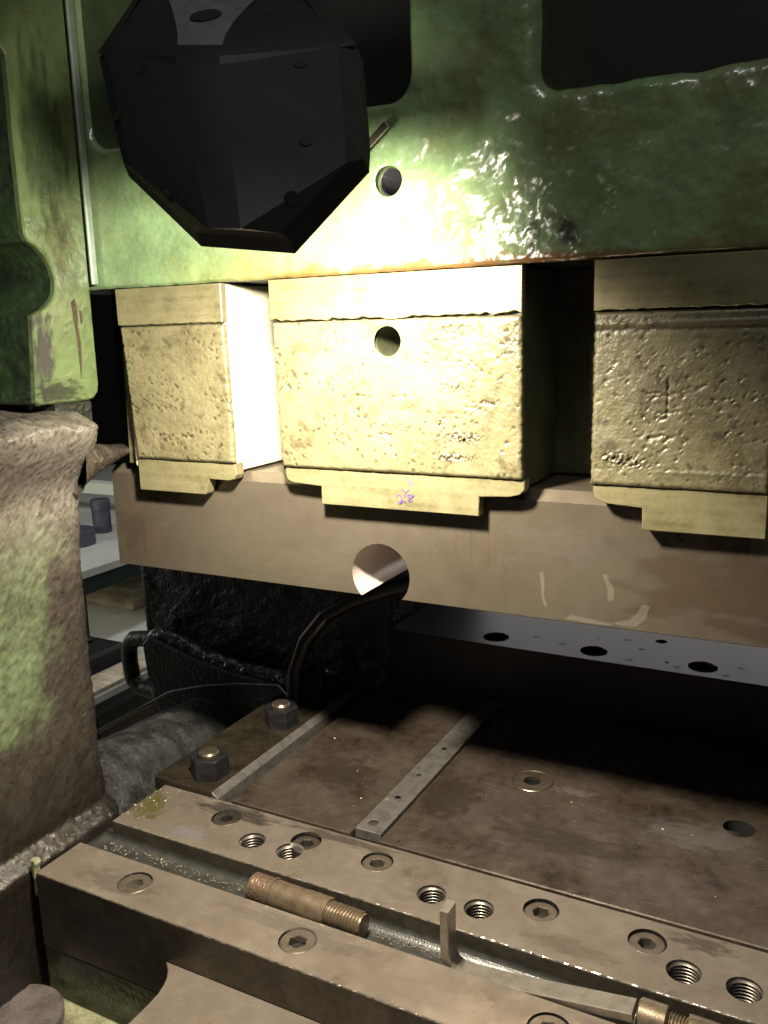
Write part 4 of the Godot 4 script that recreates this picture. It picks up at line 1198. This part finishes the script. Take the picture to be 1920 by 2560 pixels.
# ---------------------------------------------------------------- left frame
func left_frame() -> void:
	# upper housing: profile in z, y pushed along x
	var pr := PackedVector2Array([Vector2(0.0201, 1.25), Vector2(0.0201, 0.505), Vector2(0.0225, 0.495), Vector2(0.030, 0.4885), Vector2(0.040, 0.487), Vector2(0.1110, 0.4870), Vector2(0.1150, 0.4900), Vector2(0.1130, 0.510), Vector2(0.1075, 0.5849)])
	for q in [[0.0911, 0.5923], [0.0840, 0.5970], [0.0780, 0.6025], [0.0740, 0.6075], [0.0720, 0.6131], [0.0706, 0.6240], [0.0740, 0.6369], [0.0780, 0.6440], [0.0818, 0.6498], [0.0931, 0.6593], [0.1035, 0.6640], [0.1074, 0.6708]]:
		pr.append(Vector2(q[0], q[1]))
	for q in [[0.1076, 0.7667], [0.1062, 0.8168], [0.1062, 0.850], [0.122, 0.868], [0.127, 0.90], [0.127, 1.25]]:
		pr.append(Vector2(q[0], q[1]))
	var t := thing("frame_housing", "pale green frame housing at upper left with a rounded notch in its corner", "machine frame")
	var turn := Basis(Vector3(0, 0, -1), Vector3(0, 1, 0), Vector3(1, 0, 0))   # own z becomes +x, own x becomes -z
	# mirrored profile so that own x = -z
	var mp := PackedVector2Array()
	for q in pr:
		mp.append(Vector2(-q.x, q.y))
	obj("side_plate", extrude(mp, -0.8075, -0.7992, 0.0018), M.frame_paint, t, Vector3.ZERO, turn)
	obj("housing_body", extrude(mp, -1.30, -0.8076, 0.0), M.frame_paint_shaded, t, Vector3.ZERO, turn)
	box("gib_strip", Vector3(-0.7990, 0.6200, 0.010), Vector3(-0.7942, 1.25, 0.0195), M.gib_strip, t, 0.0015)
	for q in [[[0.0520, 0.600], [0.0455, 0.604], [0.0430, 0.590], [0.0445, 0.572], [0.0425, 0.555], [0.0440, 0.530], [0.0470, 0.512], [0.0475, 0.535], [0.0478, 0.560], [0.0500, 0.580]], [[0.0405, 0.592], [0.0375, 0.590], [0.0365, 0.578], [0.0395, 0.574]], [[0.0450, 0.655], [0.0435, 0.6555], [0.0430, 0.645], [0.0442, 0.643]], [[0.068, 0.730], [0.0665, 0.731], [0.0655, 0.715], [0.0640, 0.700], [0.0655, 0.699], [0.0670, 0.714]]]:
		var mq := []
		for w in q:
			mq.append([-w[0], w[1]])
		obj("rust_streak", extrude(poly(mq), -0.7995, -0.79895, 0.0), M.rust, t, Vector3.ZERO, turn)
	stain(t, Vector3(-0.7985, 0.5450, 0.0980), Vector3(0, 0, -0.020), Vector3(0, 0.055, 0), Color(0.055, 0.045, 0.055), 0.75, 41, "worn_patch")
	stain(t, Vector3(-0.7984, 0.4990, 0.0850), Vector3(0, 0, -0.045), Vector3(0, 0.016, 0), Color(0.030, 0.028, 0.020), 0.75, 42)
	stain(t, Vector3(-0.7985, 0.7700, 0.0700), Vector3(0, 0, -0.040), Vector3(0, 0.12, 0), Color(0.030, 0.050, 0.026), 0.55, 43)  # darkens the upper side: the lamp's cutoff put into the colour
	stain(t, Vector3(-0.7985, 0.6700, 0.0620), Vector3(0, 0, -0.030), Vector3(0, 0.045, 0), Color(0.10, 0.085, 0.03), 0.45, 44)
	# a bolt head under the housing lip
	box("foot_pad", Vector3(-0.93, 0.452, 0.03), Vector3(-0.802, 0.4868, 0.085), M.dark_cast, t, 0.003)
	# lower column: a rough lofted casting
	var prof := func(y: float) -> float:
		var x := -0.782
		x += 0.040 * smoothstep(0.385, 0.462, y)
		x += 0.008 * smoothstep(0.25, 0.40, y)
		x += 0.021 * smoothstep(0.004, -0.014, y) + 0.004 * smoothstep(0.05, 0.0, y)
		return x
	var lump := noise(41, 9.0, 3)
	var grain := noise(42, 75.0, 4)
	var grit := noise(43, 230.0, 2)
	var wear := noise(44, 8.0, 4)
	var stain := noise(45, 22.0, 4)
	var nu := 190
	var nv := 330
	var p := PackedVector3Array()
	var colors := PackedColorArray()
	for j in nv:
		var v := float(j) / (nv - 1)
		var y := lerpf(-0.36, 0.462, minf(v / 0.93, 1.0))
		var cap := clampf((v - 0.93) / 0.07, 0.0, 1.0)   # the top closes inwards
		var xs: float = prof.call(y)
		for i in nu:
			var u := float(i) / (nu - 1)
			# path: along +x side from z 0.46 to 0.105, round the corner, then to -x
			var at: Vector3
			var nn: Vector3
			var rad := 0.028
			var front := 0.46
			if u < 0.62:
				at = Vector3(xs, y, lerpf(front, 0.105, u / 0.62))
				nn = Vector3(1, 0, 0)
			elif u < 0.78:
				var a := (u - 0.62) / 0.16 * PI / 2
				at = Vector3(xs - rad + rad * cos(a), y, 0.105 - rad * sin(a))
				nn = Vector3(cos(a), 0, -sin(a))
			else:
				at = Vector3(lerpf(xs - rad, -1.2, (u - 0.78) / 0.22), y, 0.105 - rad)
				nn = Vector3(0, 0, -1)
			var d := lump.get_noise_3dv(at) * 0.0022 + grain.get_noise_3dv(at) * 0.0011 + grit.get_noise_3dv(at) * 0.0010
			if cap > 0.0:
				var ca := cap * PI / 2
				at.x = at.x - 0.018 * (1.0 - cos(ca)) - (at.x + 1.2) * 0.95 * pow(cap, 3.0)
				at.y += 0.018 * sin(ca) + lump.get_noise_3dv(at * 2.0) * 0.008
				nn = nn.lerp(Vector3.UP, cap).normalized()
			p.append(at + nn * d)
			# paint worn to brown iron towards the foot; corner shade put into the colour
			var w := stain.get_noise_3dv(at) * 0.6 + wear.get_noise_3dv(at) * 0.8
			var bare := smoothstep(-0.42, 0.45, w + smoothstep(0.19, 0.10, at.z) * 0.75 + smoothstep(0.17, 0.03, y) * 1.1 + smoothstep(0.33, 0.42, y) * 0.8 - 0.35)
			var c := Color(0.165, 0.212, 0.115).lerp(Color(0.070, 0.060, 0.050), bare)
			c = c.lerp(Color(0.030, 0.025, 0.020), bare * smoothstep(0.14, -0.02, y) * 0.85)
			c = c.lerp(Color(0.052, 0.044, 0.036), 0.7 * smoothstep(0.155, 0.110, at.z + stain.get_noise_3dv(at) * 0.03) * smoothstep(0.36, 0.26, y))  # dark corner band: shade on the turning side put into the colour
			c = c.lerp(Color(0.225, 0.20, 0.175), smoothstep(0.26, 0.40, y) * 0.8)  # paler head: warm lamplight put into the colour
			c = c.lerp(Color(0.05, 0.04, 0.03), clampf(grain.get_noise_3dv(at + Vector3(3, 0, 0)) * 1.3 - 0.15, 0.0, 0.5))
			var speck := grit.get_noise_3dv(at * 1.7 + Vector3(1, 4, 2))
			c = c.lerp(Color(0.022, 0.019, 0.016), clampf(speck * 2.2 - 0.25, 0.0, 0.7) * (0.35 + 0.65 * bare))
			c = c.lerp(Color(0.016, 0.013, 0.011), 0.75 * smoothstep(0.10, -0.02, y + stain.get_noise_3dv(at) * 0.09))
			colors.append(c)
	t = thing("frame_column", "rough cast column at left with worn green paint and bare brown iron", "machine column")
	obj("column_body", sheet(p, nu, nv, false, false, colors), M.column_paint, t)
	# web running back from the column head
	var wp := PackedVector3Array()
	var wn := 40
	var wm := 26
	for j in wm:
		var a := TAU * j / (wm - 1)
		for i in wn:
			var u := float(i) / (wn - 1)
			var c := Vector3(-0.77, 0.425, 0.10).lerp(Vector3(-0.815, 0.421, -0.02), u)
			var h := lerpf(0.032, 0.007, pow(u, 0.6))
			var q := c + Vector3(cos(a) * 0.022, sin(a) * h - h * 0.25, 0)
			wp.append(q + Vector3(1, 0.4, 0) * (grain.get_noise_3dv(q) * 0.003 + lump.get_noise_3dv(q) * 0.004))
	obj("column_web", sheet(wp, wn, wm, false, true), M.column_bare, t)
	# chip of pale paint on the corner beside the front bar
	obj("paint_chip", extrude(poly([[-0.7535, 0.0040], [-0.7470, 0.0055], [-0.7452, 0.0005], [-0.7475, -0.0060], [-0.7468, -0.0160], [-0.7485, -0.0230], [-0.7475, -0.0330], [-0.7500, -0.0400], [-0.7520, -0.0330], [-0.7512, -0.0200], [-0.7530, -0.0090]]), 0.222, 0.2295, 0.0012), M.pale_paint, t)

# ---------------------------------------------------------------- behind the bar
func rough_slab(seed_: int, lo: Vector3, hi: Vector3, amp: float, cell: float) -> ArrayMesh:
	# slab whose front and right faces are rough sheets, sharing a rounded corner
	var g1 := noise(seed_, 40.0, 4)
	var g2 := noise(seed_ + 1, 8.0, 2)
	var w := hi.x - lo.x
	var d := hi.z - lo.z
	var nu := int((w + d) / cell) + 2
	var nv := int((hi.y - lo.y) / cell) + 2
	var p := PackedVector3Array()
	for j in nv:
		var y := lerpf(lo.y, hi.y, float(j) / (nv - 1))
		for i in nu:
			var s := (w + d + d) * i / (nu - 1)
			var at: Vector3
			var n: Vector3
			if s < d:
				at = Vector3(lo.x, y, lo.z + s)
				n = Vector3(-1, 0, 0)
			elif s < d + w:
				at = Vector3(lo.x + s - d, y, hi.z)
				n = Vector3(0, 0, 1)
			else:
				at = Vector3(hi.x, y, hi.z - (s - d - w))
				n = Vector3(1, 0, 0)
			p.append(at + n * (g1.get_noise_3dv(at) * amp + g2.get_noise_3dv(at) * amp * 1.5))
	return sheet(p, nu, nv)

func rear() -> void:
	# riser with counterbored holes
	var t := thing("die_riser", "black steel riser bar behind the table with three counterbored holes", "steel riser")
	var s := span(Vector3(-0.625, -0.004, -0.560), Vector3(0.45, 0.0885, -0.3786), 0.0012)
	var tools := []
	for q in [[-0.4563, -0.4150], [-0.3046, -0.4150], [-0.1523, -0.4150], [0.0, -0.4150]]:
		tools.append(drill(Vector3(q[0], 0.0885, q[1]), 0.0200, 0.05, M.black_steel))
	tools.append(drill(Vector3(-0.2230, 0.0885, -0.4940), 0.0085, 0.05, M.black_steel, 1, 24))
	tools.append(drill(Vector3(-0.200, 0.0885, -0.412), 0.003, 0.05, M.cavity, 1, 14))
	tools.append(drill(Vector3(-0.31, 0.0885, -0.47), 0.0016, 0.05, M.cavity, 1, 14))
	obj("riser_body", await cut(s[0], s[1], M.riser_steel, tools), null, t)
	for x in [-0.4563, -0.3046, -0.1523]:
		obj("hole_rim", lathe([Vector2(0.0209, 0.0002), Vector2(0.0203, 0.0003), Vector2(0.0197, -0.0014)], 44), M.worn_steel, t, Vector3(x, 0.0885, -0.4150))
		obj("riser_screw", lathe([Vector2(0.0165, 0.0), Vector2(0.0165, 0.012), Vector2(0.0150, 0.0135), Vector2(0.0085, 0.0135), Vector2(0.0075, 0.004), Vector2(0, 0.004)], 36), M.worn_steel, t, Vector3(x, 0.0650, -0.4150))
	for q in [[-0.40, -0.44, 21], [-0.355, -0.425, 22], [-0.25, -0.40, 23], [-0.243, -0.45, 24], [-0.185, -0.40, 25], [-0.12, -0.395, 26], [-0.105, -0.43, 27], [-0.27, -0.48, 28]]:
		stain(t, Vector3(q[0], 0.0889, q[1]), Vector3(0.007, 0, 0), Vector3(0, 0, -0.005), Color(0.008, 0.007, 0.006), 0.9, q[2])
	# rear leg of the frame and its foot
	t = thing("frame_casting", "black rough cast frame upright under the left end of the steel bar", "machine frame")
	obj("leg_body", rough_slab(51, Vector3(-1.165, -0.30, -0.80), Vector3(-0.630, 1.2, -0.40), 0.0032, 0.005), M.dark_cast, t)
	t = thing("foot_bracket", "dark triangular cast foot with a rough shiny ridge beside the rear leg", "cast bracket")
	obj("bracket_web", extrude(poly([[-1.128, 0.000], [-1.110, 0.018], [-1.00, -0.010], [-0.930, -0.022], [-0.80, -0.030], [-0.80, -0.20], [-1.05, -0.20], [-1.105, -0.090], [-1.122, -0.06]]), -0.42, -0.345, 0.004), M.dark_cast, t)
	var ridge := []
	for q in [[-1.118, 0.008], [-1.10, 0.020], [-1.04, 0.006], [-0.985, -0.012], [-0.93, -0.020], [-0.87, -0.022], [-0.80, -0.024]]:
		ridge.append(Vector3(q[0], q[1], -0.365))
	obj("bracket_ridge", rough_tube(ridge, 0.013, 61, 0.003), M.leg_cast, t)
	# sloping round casting
	t = thing("round_casting", "rough grey round casting lit from above, running back beside the column", "cast beam")
	obj("casting_body", rough_tube([Vector3(-0.945, -0.140, 0.22), Vector3(-0.952, -0.128, -0.05), Vector3(-0.968, -0.150, -0.22), Vector3(-0.985, -0.172, -0.36), Vector3(-0.99, -0.19, -0.52)], 0.088, 62, 0.0018), M.leg_cast, t)
	# hose and wire
	tag(obj("air_hose", tube([Vector3(-0.440, 0.222, -0.26), Vector3(-0.500, 0.219, -0.25), Vector3(-0.560, 0.199, -0.25), Vector3(-0.618, 0.175, -0.25), Vector3(-0.662, 0.148, -0.25), Vector3(-0.698, 0.105, -0.248), Vector3(-0.714, 0.055, -0.24), Vector3(-0.715, 0.006, -0.232)], 0.0115, 18, 10), M.rubber), "thick black hose curving down from behind the steel bar", "hose")
	tag(obj("thin_cable", tube([Vector3(-0.730, 0.008, -0.245), Vector3(-0.765, 0.012, -0.268), Vector3(-0.825, -0.010, -0.30), Vector3(-0.880, -0.022, -0.31), Vector3(-0.960, -0.042, -0.315), Vector3(-1.040, -0.068, -0.318), Vector3(-1.110, -0.110, -0.32), Vector3(-1.180, -0.152, -0.33), Vector3(-1.260, -0.20, -0.33)], 0.0036, 10, 8), M.rubber), "thin dark cable running left over the grey casting", "cable")
	# handle loop beside the rear leg
	tag(obj("handle_loop", tube([Vector3(-1.16, -0.045, -0.47), Vector3(-1.235, -0.046, -0.47), Vector3(-1.272, -0.052, -0.47), Vector3(-1.285, -0.072, -0.47), Vector3(-1.287, -0.105, -0.47), Vector3(-1.282, -0.142, -0.47), Vector3(-1.262, -0.158, -0.47), Vector3(-1.16, -0.162, -0.47)], 0.0165, 14, 6), M.dark_cast), "dark rounded handle loop left of the black rear leg", "handle")

func rough_tube(pts: Array, r: float, seed_: int, amp: float) -> ArrayMesh:
	var c := Curve3D.new()
	for i in pts.size():
		var d: Vector3 = (pts[mini(i + 1, pts.size() - 1)] - pts[maxi(i - 1, 0)]) / 6.0
		c.add_point(pts[i], -d, d)
	var g1 := noise(seed_, 45.0, 4)
	var g2 := noise(seed_ + 9, 14.0, 2)
	var p := PackedVector3Array()
	var rows := 150
	var seg := 64
	var side := Vector3.UP
	for k in rows:
		var s := c.get_baked_length() * k / (rows - 1)
		var at := c.sample_baked(s)
		var d2 := (c.sample_baked(minf(s + 0.01, c.get_baked_length())) - c.sample_baked(maxf(s - 0.01, 0.0))).normalized()
		side = (side - d2 * side.dot(d2)).normalized()
		var o := d2.cross(side)
		for i in seg:
			var a := TAU * i / seg
			var n := side * cos(a) + o * sin(a)
			var q := at + n * r
			p.append(q + n * (g1.get_noise_3dv(q) * amp + g2.get_noise_3dv(q) * amp))
	return sheet(p, seg, rows, true)

# ---------------------------------------------------------------- work lamp
func lamp() -> void:
	var base := Vector3(-0.379, 0.658, 0.256)   # where the light comes from
	var t := thing("work_lamp", "black eight-sided work lamp seen from behind, shining at the die blocks", "work lamp", base)
	var n := Vector3(-0.2039, -0.6116, -0.7645)   # the way the lamp faces
	# rim outline, on the plane of the lens
	var rim := [Vector3(-0.5423, 0.8355, 0.1737), Vector3(-0.5491, 0.7704, 0.2276), Vector3(-0.4994, 0.7022, 0.2689), Vector3(-0.4785, 0.6745, 0.2852), Vector3(-0.3971, 0.6184, 0.3086), Vector3(-0.3289, 0.6101, 0.2970), Vector3(-0.2995, 0.6645, 0.2457), Vector3(-0.3051, 0.6828, 0.2326), Vector3(-0.3351, 0.7532, 0.1843), Vector3(-0.3994, 0.8162, 0.151), Vector3(-0.4700, 0.880, 0.117)]
	var c := Vector3.ZERO
	for q in rim:
		c += q / rim.size()
	# ridge of the back cover that each rim corner runs up to
	var ridge := [Vector3(-0.4982, 0.819, 0.2039), Vector3(-0.4479, 0.7512, 0.2604), Vector3(-0.4068, 0.688, 0.300), Vector3(-0.3656, 0.6252, 0.3392), Vector3(-0.3656, 0.6252, 0.3392), Vector3(-0.344, 0.624, 0.3344), Vector3(-0.344, 0.624, 0.3344), Vector3(-0.379, 0.686, 0.294), Vector3(-0.4141, 0.7474, 0.2544), Vector3(-0.4259, 0.8092, 0.1924), Vector3(-0.4700, 0.850, 0.17)]
	var front: Array[Vector3] = []
	var side: Array[Vector3] = []
	var back: Array[Vector3] = []
	for i in rim.size():
		front.append(rim[i] - base)
		side.append((c + (rim[i] - c) * 0.985) - base - n * 0.011)
		back.append(ridge[i] - base)
	var k := rim.size()
	var cc := c - base
	var hull := Tris.new()
	var lip := Tris.new()
	for i in k:
		var j := (i + 1) % k
		var o := (front[i] + front[j]) / 2.0 - cc
		lip.quad(front[i], front[j], side[j], side[i], o)
		# bevel band, then the facet up to the ridge
		var bi := side[i].lerp(back[i], 0.14) - n * 0.004
		var bj := side[j].lerp(back[j], 0.14) - n * 0.004
		lip.quad(side[i], side[j], bj, bi, o - n * 0.05)
		if i != 4 and i != 0 and i != 8 and i < 9:
			hull.quad(bi, bj, back[j], back[i], o * 0.3 - n * 0.05)
		lip.quad(front[i], front[j], cc + (front[j] - cc) * 0.95, cc + (front[i] - cc) * 0.95, n)
		hull.quad(cc + (front[i] - cc) * 0.95, cc + (front[j] - cc) * 0.95, cc + (front[j] - cc) * 0.93 - n * 0.009, cc + (front[i] - cc) * 0.93 - n * 0.009, cc - front[i])
		hull.tri(cc + (front[i] - cc) * 0.93 - n * 0.009, cc + (front[j] - cc) * 0.93 - n * 0.009, cc - n * 0.009, n)
	# flat ridge between its two edges
	hull.quad(back[1], back[2], back[7], back[8], -n)
	hull.quad(back[2], back[3], back[5], back[7], -n)
	# the ridge's upper end: a spine that bends over towards the top and widens, with facets down to the rim on both sides
	var rows := [[Vector3(-0.4479, 0.7512, 0.2604), Vector3(-0.4141, 0.7474, 0.2544)], [Vector3(-0.4492, 0.758, 0.2573), Vector3(-0.4149, 0.7541, 0.2513)], [Vector3(-0.4538, 0.768, 0.2498), Vector3(-0.418, 0.7638, 0.2436)], [Vector3(-0.4615, 0.7791, 0.2397), Vector3(-0.4224, 0.7744, 0.2331)], [Vector3(-0.4727, 0.7911, 0.2272), Vector3(-0.4262, 0.7853, 0.2195)], [Vector3(-0.4872, 0.8049, 0.2116), Vector3(-0.4307, 0.7975, 0.2024)], [Vector3(-0.5053, 0.8205, 0.1928), Vector3(-0.4359, 0.8112, 0.1817)], [Vector3(-0.5352, 0.8449, 0.1629), Vector3(-0.4442, 0.8323, 0.1488)]]
	for q in rows.size() - 1:
		var u0 := float(q) / (rows.size() - 1)
		var u1 := float(q + 1) / (rows.size() - 1)
		for e in 2:
			var low: Vector3 = side[1] if e == 0 else side[8]
			var high: Vector3 = side[0] if e == 0 else side[9]
			hull.quad(low.lerp(high, u0) - n * 0.004, low.lerp(high, u1) - n * 0.004, rows[q + 1][e] - base, rows[q][e] - base, -n)
	for q in 2:
		hull.quad(rows[q][0] - base, rows[q][1] - base, rows[q + 1][1] - base, rows[q + 1][0] - base, -n + Vector3(0, 0.5, 0))
	var split := hull.v.size()
	for q in range(2, rows.size() - 1):
		hull.quad(rows[q][0] - base, rows[q][1] - base, rows[q + 1][1] - base, rows[q + 1][0] - base, -n + Vector3(0, 0.5, 0))
	var whole := soften(hull).surface_get_arrays(0)
	var sp := Tris.new()
	var shell := Tris.new()
	for q in hull.v.size():
		var into := shell if q < split else sp
		into.v.append(whole[Mesh.ARRAY_VERTEX][q])
		into.n.append(whole[Mesh.ARRAY_NORMAL][q])
	obj("housing", shell.mesh(), M.lamp_plastic, t)
	obj("rim", lip.mesh(), M.lamp_plastic, t)
	obj("spine", sp.mesh(), M.lamp_plastic_lit, t)
	var h0: Vector3 = (rows[4][0] + rows[4][1]) / 2.0 - base
	var h1: Vector3 = (rows[5][0] + rows[5][1]) / 2.0 - base
	var along: Vector3 = (rows[5][1] - rows[5][0]).normalized()
	var up := along.cross(h1 - h0).normalized()
	if up.dot(n) > 0.0:
		up = -up
	obj("hole", lathe([Vector2(0.0125, 0.0), Vector2(0.0120, 0.0010), Vector2(0, 0.0011)], 28), M.cavity, t, h0.lerp(h1, 0.75) + up * 0.0004, Basis(along, up, along.cross(up)))  # raised dark disc: the shade inside a hole put into its colour
	# lower lip facet with its slot
	var lw := Tris.new()
	lw.quad(side[4].lerp(back[4], 0.14) - n * 0.004, side[5].lerp(back[5], 0.14) - n * 0.004, back[5], back[3], Vector3(0, -1, 0) - n)
	obj("lip_facet", lw.mesh(), M.lamp_plastic_lit, t)  # bounced light on the lip put into this paler colour
	var ld := (back[5] - back[3]).cross(side[4] - back[3]).normalized()
	if ld.dot(n) > 0.0:
		ld = -ld
	along = (back[5] - back[3]).normalized()
	obj("hole", lathe([Vector2(0.0048, 0.0), Vector2(0.0046, 0.0008), Vector2(0, 0.0009)], 20), M.cavity, t, (side[4] + side[5] + back[3] + back[5]) / 4.0 - n * 0.0022 + ld * 0.0008, Basis(along, ld, along.cross(ld)))  # another dark disc whose colour stands for the shade in a hole
	for q in [[1, 0.55, 2], [2, 0.12, 1], [3, 0.5, 4], [8, 0.42, 7], [7, 0.44, 6], [6, 0.55, 5]]:
		var fa: Vector3 = side[q[0]].lerp(back[q[0]], q[1]).lerp(side[q[2]].lerp(back[q[2]], q[1]), 0.15) - n * 0.0042 * (1.0 - q[1]) / 0.86
		var fn: Vector3 = (back[q[0]] - side[q[0]]).cross(side[q[2]] - side[q[0]]).normalized()
		if fn.dot(n) > 0.0:
			fn = -fn
		var fx: Vector3 = (back[q[0]] - side[q[0]]).normalized()
		obj("dark_recess_disc", lathe([Vector2(0.0050, -0.002), Vector2(0.0048, 0.0007), Vector2(0, 0.0006)], 20), M.cavity, t, fa, Basis(fx, fn, fx.cross(fn)))  # raised dark discs: shade of the screw recesses put into the colour
	# added plate hidden behind the hull, shaped to cut the beam off above
	var sh := Tris.new()
	var s0 := Vector3(-0.545, 0.6785, 0.176) - base
	var s1 := Vector3(-0.348, 0.6772, 0.176) - base
	var s2 := Vector3(-0.348, 0.7000, 0.196) - base
	var s3 := Vector3(-0.545, 0.7200, 0.196) - base
	for d in [Vector3.ZERO, Vector3(0, 0.0008, -0.0018)]:
		sh.quad(s0 + d, s1 + d, s2 + d, s3 + d, Vector3(0, 0.3, 1) if d == Vector3.ZERO else Vector3(0, -0.3, -1))
	sh.quad(s0, s1, s1 + Vector3(0, 0.0008, -0.0018), s0 + Vector3(0, 0.0008, -0.0018), Vector3.DOWN)
	sh.quad(s1, s2, s2 + Vector3(0, 0.0008, -0.0018), s1 + Vector3(0, 0.0008, -0.0018), Vector3.RIGHT)
	obj("added_beam_blocker", sh.mesh(), M.lamp_plastic, t)
	# mounting strip to the ram
	var m0 := Vector3(-0.4345, 0.7160, 0.030) - base
	var m1 := Vector3(-0.3960, 0.7455, 0.030) - base
	var dir := (m1 - m0).normalized()
	obj("mount_strip", bevel_box(Vector3((m1 - m0).length(), 0.007, 0.003), 0.0005), M.worn_steel, t, (m0 + m1) / 2.0, Basis(dir, Vector3(-dir.y, dir.x, 0), Vector3(0, 0, 1)))
	# glowing lens and the light set in it
	var glow := StandardMaterial3D.new()
	glow.albedo_color = Color(1, 0.96, 0.88)
	glow.emission_enabled = true
	glow.emission = Color(1.0, 0.93, 0.80)
	glow.emission_energy_multiplier = 2.0
	var bulb := SphereMesh.new()
	bulb.radius = 0.016
	bulb.height = 0.032
	obj("led_bulb", bulb, glow, t)
	var l := SpotLight3D.new()
	l.name = "lamp_beam"
	l.light_color = Color(1.0, 0.95, 0.85)
	l.light_energy = 1.34
	l.light_size = 0.028
	l.spot_angle = 69.0
	l.spot_angle_attenuation = 0.9
	l.spot_range = 8.0
	l.spot_attenuation = 2.0
	l.shadow_enabled = true
	t.add_child(l)
	l.position = Vector3.ZERO
	l.basis = Basis.looking_at(Vector3(-0.12, -0.90, -0.36), Vector3.UP)
	var hot := SpotLight3D.new()   # the lens gathers part of the light into a brighter core
	hot.name = "lamp_core"
	hot.light_color = Color(1.0, 0.96, 0.87)
	hot.light_energy = 0.95
	hot.light_size = 0.018
	hot.spot_angle = 58.0
	hot.spot_angle_attenuation = 1.0
	hot.spot_range = 8.0
	hot.spot_attenuation = 2.0
	hot.shadow_enabled = true
	t.add_child(hot)
	hot.basis = Basis.looking_at(Vector3(-0.14, -0.05, -0.25), Vector3.UP)

# ---------------------------------------------------------------- workshop seen through the gap
func bench() -> void:
	struct("shop_floor", bevel_box(Vector3(9, 0.1, 9), 0.001), M.concrete, Vector3(-3.0, -0.69, -3.4))
	struct("back_wall", bevel_box(Vector3(9, 3.6, 0.1), 0.001), M.cavity, Vector3(-3.5, 1.0, -4.4))
	var t := thing("work_bench", "pale topped work bench with dark green apron seen through the gap", "work bench")
	box("bench_top", Vector3(-3.4, -0.125, -2.6), Vector3(-1.92, -0.100, -0.88), M.bench_top, t, 0.002)
	box("apron", Vector3(-1.96, -0.1760, -2.59), Vector3(-1.925, -0.1255, -0.89), M.bench_paint, t, 0.002)
	for q in [Vector3(-1.96, -0.65, -0.94), Vector3(-1.96, -0.65, -2.59), Vector3(-3.38, -0.65, -2.59), Vector3(-3.38, -0.65, -0.94)]:
		box("leg", q, q + Vector3(0.05, 0.5235, 0.05), M.bench_paint, t, 0.002)
	t = thing("low_table", "low pale table with a dark green side rail in front of the work bench", "low table")
	box("table_top", Vector3(-3.0, -0.382, -2.4), Vector3(-1.683, -0.360, -0.45), M.bench_top, t, 0.002)
	box("side_rail", Vector3(-1.722, -0.4180, -2.39), Vector3(-1.687, -0.3825, -0.46), M.bench_paint, t, 0.002)
	for q in [Vector3(-1.725, -0.65, -0.51), Vector3(-1.725, -0.65, -2.38), Vector3(-2.98, -0.65, -2.38), Vector3(-2.98, -0.65, -0.51)]:
		box("leg", q, q + Vector3(0.036, 0.2325, 0.05), M.bench_paint, t, 0.002)
	tag(box("wood_plank", Vector3(-1.775, -0.3595, -1.6), Vector3(-1.690, -0.3480, -0.52), M.wood), "pale brown plank along the edge of the low table", "plank")
	t = thing("wood_crate", "open pale wooden crate standing on the low table under the bench", "crate")
	box("side_board", Vector3(-2.75, -0.3595, -1.335), Vector3(-2.110, -0.2950, -1.320), M.wood, t)
	box("side_board", Vector3(-2.75, -0.3595, -1.80), Vector3(-2.110, -0.2950, -1.785), M.wood, t)
	box("end_board", Vector3(-2.125, -0.3595, -1.784), Vector3(-2.110, -0.2950, -1.336), M.wood, t)
	box("lid_board", Vector3(-2.75, -0.2945, -1.47), Vector3(-2.100, -0.2840, -1.320), M.wood, t)
	t = thing("iron_block", "dark rough iron block lying on the low table behind the plank", "iron block")
	box("block_body", Vector3(-2.02, -0.3595, -0.97), Vector3(-1.80, -0.3050, -0.80), M.black_steel, t, 0.010)
	box("block_lug", Vector3(-1.94, -0.3055, -0.94), Vector3(-1.89, -0.2920, -0.87), M.black_steel, t, 0.005)
	t = thing("round_tool", "low wide grey steel disc tool on the bench top", "round tool", Vector3(-2.205, -0.0995, -1.175), "round tools on the bench")
	obj("tool_body", lathe([Vector2(0, 0), Vector2(0.072, 0.0), Vector2(0.072, 0.046), Vector2(0.069, 0.049), Vector2(0, 0.049)], 48), M.blue_steel, t)
	t = thing("round_tool", "tall grey steel cylinder tool on the bench top", "round tool", Vector3(-2.250, -0.0995, -1.350), "round tools on the bench")
	obj("tool_body", lathe([Vector2(0, 0), Vector2(0.031, 0.0), Vector2(0.031, 0.080), Vector2(0.033, 0.081), Vector2(0.033, 0.112), Vector2(0.030, 0.115), Vector2(0, 0.115)], 40), M.blue_steel, t)
	t = thing("round_tool", "flanged steel bush with a pale rim behind the low disc", "round tool", Vector3(-2.42, -0.0995, -1.33), "round tools on the bench")
	obj("tool_body", lathe([Vector2(0, 0), Vector2(0.040, 0.0), Vector2(0.040, 0.080), Vector2(0.052, 0.084), Vector2(0.052, 0.100), Vector2(0.028, 0.101), Vector2(0.026, 0.085), Vector2(0, 0.085)], 40), M.blue_steel, t)
	t = thing("round_tool", "steel cylinder half hidden by the left end of the bar", "round tool", Vector3(-2.21, -0.0995, -1.44), "round tools on the bench")
	obj("tool_body", lathe([Vector2(0, 0), Vector2(0.034, 0.0), Vector2(0.034, 0.095), Vector2(0.031, 0.098), Vector2(0, 0.098)], 40), M.blue_steel, t)
	tag(box("white_rail", Vector3(-3.2, -0.030, -1.66), Vector3(-1.8, 0.012, -1.60), M.white_board), "white rail crossing the gap behind the bench tools", "rail")
